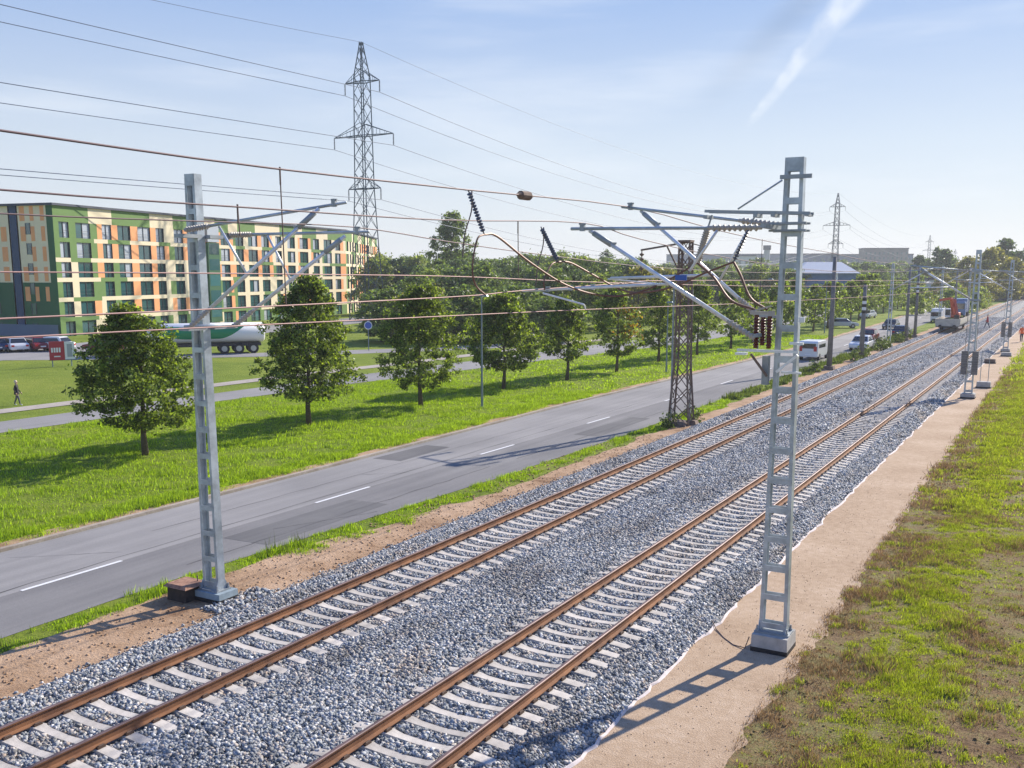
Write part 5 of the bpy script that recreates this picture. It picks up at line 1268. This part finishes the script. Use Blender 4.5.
# ------------------------------------------------------------------ people
def person(loc, rz, h, label, top, legs, shoe, stride=0.25, hair='hair_fair', arm=0.2, lean=0.0, helmet=None):
    t = thing('person', label, 'person', loc, rz)
    k = h/1.75
    J = {'pel': (0,0,0.95,0.15), 'wai': (0,lean*0.3,1.10,0.135), 'che': (0,lean*0.7,1.32,0.165), 'nec': (0,lean,1.50,0.06), 'hd0': (0,lean+0.01,1.58,0.075), 'hd1': (0,lean+0.02,1.66,0.095), 'hd2': (0,lean+0.01,1.73,0.06)}
    E = [('pel','wai'),('wai','che'),('che','nec'),('nec','hd0'),('hd0','hd1'),('hd1','hd2')]
    for s, nme in ((-1,'l'), (1,'r')):
        f = s*stride
        J['hip'+nme] = (s*0.095,0,0.90,0.105); J['kne'+nme] = (s*0.10,f*0.5+0.03,0.49,0.065); J['ank'+nme] = (s*0.10,f-0.02,0.09,0.045); J['toe'+nme] = (s*0.11,f+0.14,0.035,0.035)
        J['sho'+nme] = (s*0.19,lean,1.42,0.06); J['elb'+nme] = (s*0.24,lean-0.04-f*0.25,1.15,0.045); J['wri'+nme] = (s*0.23,lean+arm*0.5-f*0.4,0.92,0.032); J['hnd'+nme] = (s*0.22,lean+arm*0.7-f*0.45,0.83,0.04); J['fin'+nme] = (s*0.215,lean+arm*0.75-f*0.45,0.75,0.022); J['thu'+nme] = (s*0.19,lean+arm*0.8-f*0.45+0.04,0.82,0.014)
        E += [('pel','hip'+nme),('hip'+nme,'kne'+nme),('kne'+nme,'ank'+nme),('ank'+nme,'toe'+nme),('che','sho'+nme),('sho'+nme,'elb'+nme),('elb'+nme,'wri'+nme),('wri'+nme,'hnd'+nme),('hnd'+nme,'fin'+nme),('hnd'+nme,'thu'+nme)]
    ks = list(J); me = bpy.data.meshes.new('body')
    me.from_pydata([tuple(c*k for c in J[q][:3]) for q in ks], [(ks.index(a), ks.index(b)) for a, b in E], [])
    o = bpy.data.objects.new('body', me); C.objects.link(o)
    md = o.modifiers.new('skin', 'SKIN'); sv = me.skin_vertices[0].data
    for i, q in enumerate(ks): sv[i].radius = (J[q][3]*k, J[q][3]*k)
    sv[0].use_root = True
    o.modifiers.new('sub', 'SUBSURF').levels = 2
    dg = bpy.context.evaluated_depsgraph_get(); dg.update()
    nm = bpy.data.meshes.new_from_object(o.evaluated_get(dg)); bpy.data.objects.remove(o)
    for m in ('skin', top, legs, shoe): nm.materials.append(M[m])
    for p in nm.polygons:
        z = p.center.z/k; x = abs(p.center.x)/k; p.use_smooth = True
        p.material_index = 3 if z < 0.09 else 0 if z > 1.50 or (x > 0.15 and z < 0.90 and z > 0.7) else 1 if z > 0.88 or (x > 0.17) else 2
    b = bpy.data.objects.new('body', nm); C.objects.link(b); b.parent = t
    mb = MB()
    vs = []; n = 12
    for i, (z, r) in enumerate(((1.60,0.102),(1.68,0.112),(1.74,0.095),(1.785,0.04))):
        for j in range(n):
            a = 2*PI*j/n; vs.append((r*k*math.cos(a), (lean-0.015+r*math.sin(a)*(0.8 if math.sin(a) > 0 and i == 0 else 1))*k, z*k))
    mb.add(vs, [(i*n+j, i*n+(j+1) % n, (i+1)*n+(j+1) % n, (i+1)*n+j) for i in range(3) for j in range(n)]+[tuple(3*n+j for j in range(n))])
    mb.build('hair' if not helmet else 'helmet', helmet or hair, b, smooth=True)
    if not helmet:
        mb = MB(); mb.frustum(0, 0, 0.78*k, 1.0*k, 0.19*k, 0.15*k, 0.165*k, 0.13*k); mb.build('coat_skirt', top, b, bevel=0.03)
    mb = MB(); mb.frustum(0, (lean+0.105)*k, 1.60*k, 1.645*k, 0.018*k, 0.022*k, 0.010*k, 0.012*k); mb.build('nose', 'skin', b)
    return t
person((-54.9, 36.3, 0.0), R(-50), 1.5, 'pedestrian with fair hair, black coat and white shoes walking on the lawn edge', 'coat_black', 'trouser_grey', 'shoe_white', stride=0.22)
person((-10.2, 152.5, 0.37), R(100), 1.9, 'person in dark red top walking on the right track', 'cloth_red', 'cloth_navy', 'coat_black', stride=0.3)
person((-4.9, 128.5, 0.05), R(20), 1.9, 'worker in bright orange jacket standing beside the path', 'hivis', 'cloth_navy', 'coat_black', stride=0.1, helmet='white')
person((-4.0, 133, 0.3), R(200), 1.8, 'worker in dark clothes behind the orange jacketed worker', 'cloth_navy', 'cloth_navy', 'coat_black', stride=0.1, helmet='orange_paint')

# ------------------------------------------------------------------ camera
cam = bpy.data.cameras.new('camera'); co = bpy.data.objects.new('camera', cam); C.objects.link(co)
co.location = (0, 0, 7.82); co.rotation_euler = (R(90)-math.atan(166/980), 0, math.atan(564/math.hypot(980, 166)))
cam.sensor_width = 36; cam.lens = 980/1024*36; cam.shift_y = 56/1024; cam.clip_end = 9000; cam.clip_start = 0.1
S.camera = co

# ------------------------------------------------------------------ light and sky
AZ = R(16); EL = R(31)
sd = Vector((math.sin(AZ)*math.cos(EL), math.cos(AZ)*math.cos(EL), math.sin(EL)))
sun = bpy.data.lights.new('sun', 'SUN'); so = bpy.data.objects.new('sun', sun); C.objects.link(so)
sun.energy = 5.0; sun.angle = R(0.55); sun.color = (1.0, 0.915, 0.79)
so.rotation_euler = (-sd).to_track_quat('-Z', 'Y').to_euler(); so.location = (0, 0, 60)
w = bpy.data.worlds.new('World'); S.world = w; w.use_nodes = True
nt = w.node_tree; N = nt.nodes; L = nt.links
bg = N['Background']; bg.inputs['Strength'].default_value = 0.092
sky = N.new('ShaderNodeTexSky'); sky.sky_type = 'NISHITA'; sky.sun_disc = False; sky.sun_elevation = EL; sky.sun_rotation = AZ
sky.air_density = 1.0; sky.dust_density = 0.25; sky.ozone_density = 2.0; sky.altitude = 100
# vapour trail and thin high cloud, as directions in the sky
def raydir(u, v):
    t = math.atan(166/980); psi = math.atan(564/math.hypot(980, 166))
    a, b = (u-512)/980, -(v-440)/980
    h = math.cos(t)+b*math.sin(t); z = b*math.cos(t)-math.sin(t)
    return Vector((a*math.cos(psi)-h*math.sin(psi), a*math.sin(psi)+h*math.cos(psi), z)).normalized()
p1, p2 = raydir(748, 125), raydir(860, -15)
nrm = p1.cross(p2).normalized(); along = nrm.cross(p1).normalized()
geo = N.new('ShaderNodeTexCoord')
def dot(vec):
    d = N.new('ShaderNodeVectorMath'); d.operation = 'DOT_PRODUCT'; d.inputs[1].default_value = vec; L.new(geo.outputs['Generated'], d.inputs[0]); return d.outputs['Value']
def math_(op, a, b=None, c=None, clampit=False):
    m = N.new('ShaderNodeMath'); m.operation = op; m.use_clamp = clampit
    for i, x in enumerate((a, b, c)):
        if x is None: continue
        if isinstance(x, (int, float)): m.inputs[i].default_value = x
        else: L.new(x, m.inputs[i])
    return m.outputs[0]
def mrange(x, a, b, c, d, smooth=True):
    m = N.new('ShaderNodeMapRange'); m.interpolation_type = 'SMOOTHSTEP' if smooth else 'LINEAR'
    for i, q in zip(('From Min', 'From Max', 'To Min', 'To Max'), (a, b, c, d)): m.inputs[i].default_value = q
    L.new(x, m.inputs['Value']); return m.outputs['Result']
nz1 = N.new('ShaderNodeTexNoise'); nz1.inputs['Scale'].default_value = 30; nz1.inputs['Detail'].default_value = 6; L.new(geo.outputs['Generated'], nz1.inputs['Vector'])
dist = math_('ADD', dot(nrm), math_('MULTIPLY', math_('SUBTRACT', nz1.outputs['Fac'], 0.5), 0.010))
al = dot(along)
L_end = p2.dot(along)
prog = mrange(al, 0.0, L_end, 0, 1, False)
width = math_('MULTIPLY_ADD', prog, 0.017, 0.004)
core = mrange(math_('DIVIDE', math_('ABSOLUTE', dist), width), 0.25, 1.0, 1, 0)
fade = math_('MULTIPLY', mrange(al, -0.006, 0.02, 0, 1), mrange(dot(p1), 0.0, 0.3, 0, 1))
trail = math_('MULTIPLY', math_('MULTIPLY', core, fade), mrange(nz1.outputs['Fac'], 0.32, 0.66, 0.18, 0.62))
# wispy cirrus
mp = N.new('ShaderNodeMapping'); mp.inputs['Scale'].default_value = (1.2, 1.2, 9.0); mp.inputs['Rotation'].default_value = (0.12, 0.05, 0.4); L.new(geo.outputs['Generated'], mp.inputs['Vector'])
nz2 = N.new('ShaderNodeTexNoise'); nz2.inputs['Scale'].default_value = 2.6; nz2.inputs['Detail'].default_value = 7; nz2.inputs['Roughness'].default_value = 0.55; L.new(mp.outputs['Vector'], nz2.inputs['Vector'])
cir = mrange(nz2.outputs['Fac'], 0.46, 0.78, 0, 0.30)
tot = math_('MAXIMUM', trail, cir)
mix = N.new('ShaderNodeMix'); mix.data_type = 'RGBA'; L.new(tot, mix.inputs['Factor']); sep = N.new('ShaderNodeSeparateXYZ'); L.new(geo.outputs['Generated'], sep.inputs[0])
vr = N.new('ShaderNodeValToRGB'); L.new(sep.outputs['Z'], vr.inputs['Fac'])
vr.color_ramp.elements[0].position = 0.0; vr.color_ramp.elements[0].color = (0.90, 0.93, 0.97, 1)
vr.color_ramp.elements[1].position = 0.6; vr.color_ramp.elements[1].color = (0.06, 0.21, 0.72, 1)
e_ = vr.color_ramp.elements.new(0.12); e_.color = (0.74, 0.84, 0.98, 1)
e_ = vr.color_ramp.elements.new(0.30); e_.color = (0.28, 0.48, 0.92, 1)
vs_ = N.new('ShaderNodeVectorMath'); vs_.operation = 'SCALE'; vs_.inputs['Scale'].default_value = 6.7; L.new(vr.outputs['Color'], vs_.inputs[0])
bl_ = N.new('ShaderNodeMix'); bl_.data_type = 'RGBA'; bl_.inputs['Factor'].default_value = 0.86
L.new(sky.outputs['Color'], bl_.inputs[6]); L.new(vs_.outputs['Vector'], bl_.inputs[7]); p3, p4 = raydir(690, 118), raydir(815, -10)
n3 = p3.cross(p4).normalized(); a3_ = n3.cross(p3).normalized()
sh_ = math_('MULTIPLY', mrange(math_('ABSOLUTE', dot(n3)), 0.0, 0.022, 1, 0), math_('MULTIPLY', mrange(dot(a3_), -0.02, 0.14, 0, 1), mrange(dot(p3), 0.0, 0.3, 0, 1)))
sh_ = math_('SUBTRACT', 1.0, math_('MULTIPLY', sh_, 0.14))
dk_ = N.new('ShaderNodeVectorMath'); dk_.operation = 'SCALE'; L.new(bl_.outputs[2], dk_.inputs[0]); L.new(sh_, dk_.inputs['Scale'])
L.new(dk_.outputs['Vector'], mix.inputs[6]); mix.inputs[7].default_value = (7.6, 7.9, 8.2, 1)
L.new(mix.outputs[2], bg.inputs['Color'])
S.view_settings.view_transform = 'Standard'; S.view_settings.look = 'None'; S.view_settings.gamma = 1; S.view_settings.exposure = 0.56
hz = bpy.data.materials.new('haze'); hz.use_nodes = True
hn = hz.node_tree; hn.nodes.remove(hn.nodes['Principled BSDF'])
pv = hn.nodes.new('ShaderNodeVolumePrincipled'); pv.inputs['Color'].default_value = (0.93, 0.96, 1.0, 1); pv.inputs['Density'].default_value = 0.00032; pv.inputs['Anisotropy'].default_value = 0.2
hn.links.new(pv.outputs['Volume'], hn.nodes['Material Output'].inputs['Volume'])
mb = MB(); mb.box(-1901, 901, -301, 2101, -1.2, 52); o = mb.build('haze'); o.data.materials.append(hz); o['kind'] = 'stuff'; o['label'] = 'faint pale haze over the distance'
S.render.engine = 'CYCLES'; S.render.resolution_x = 1024; S.render.resolution_y = 768
S.cycles.max_bounces = 6; S.cycles.transparent_max_bounces = 8
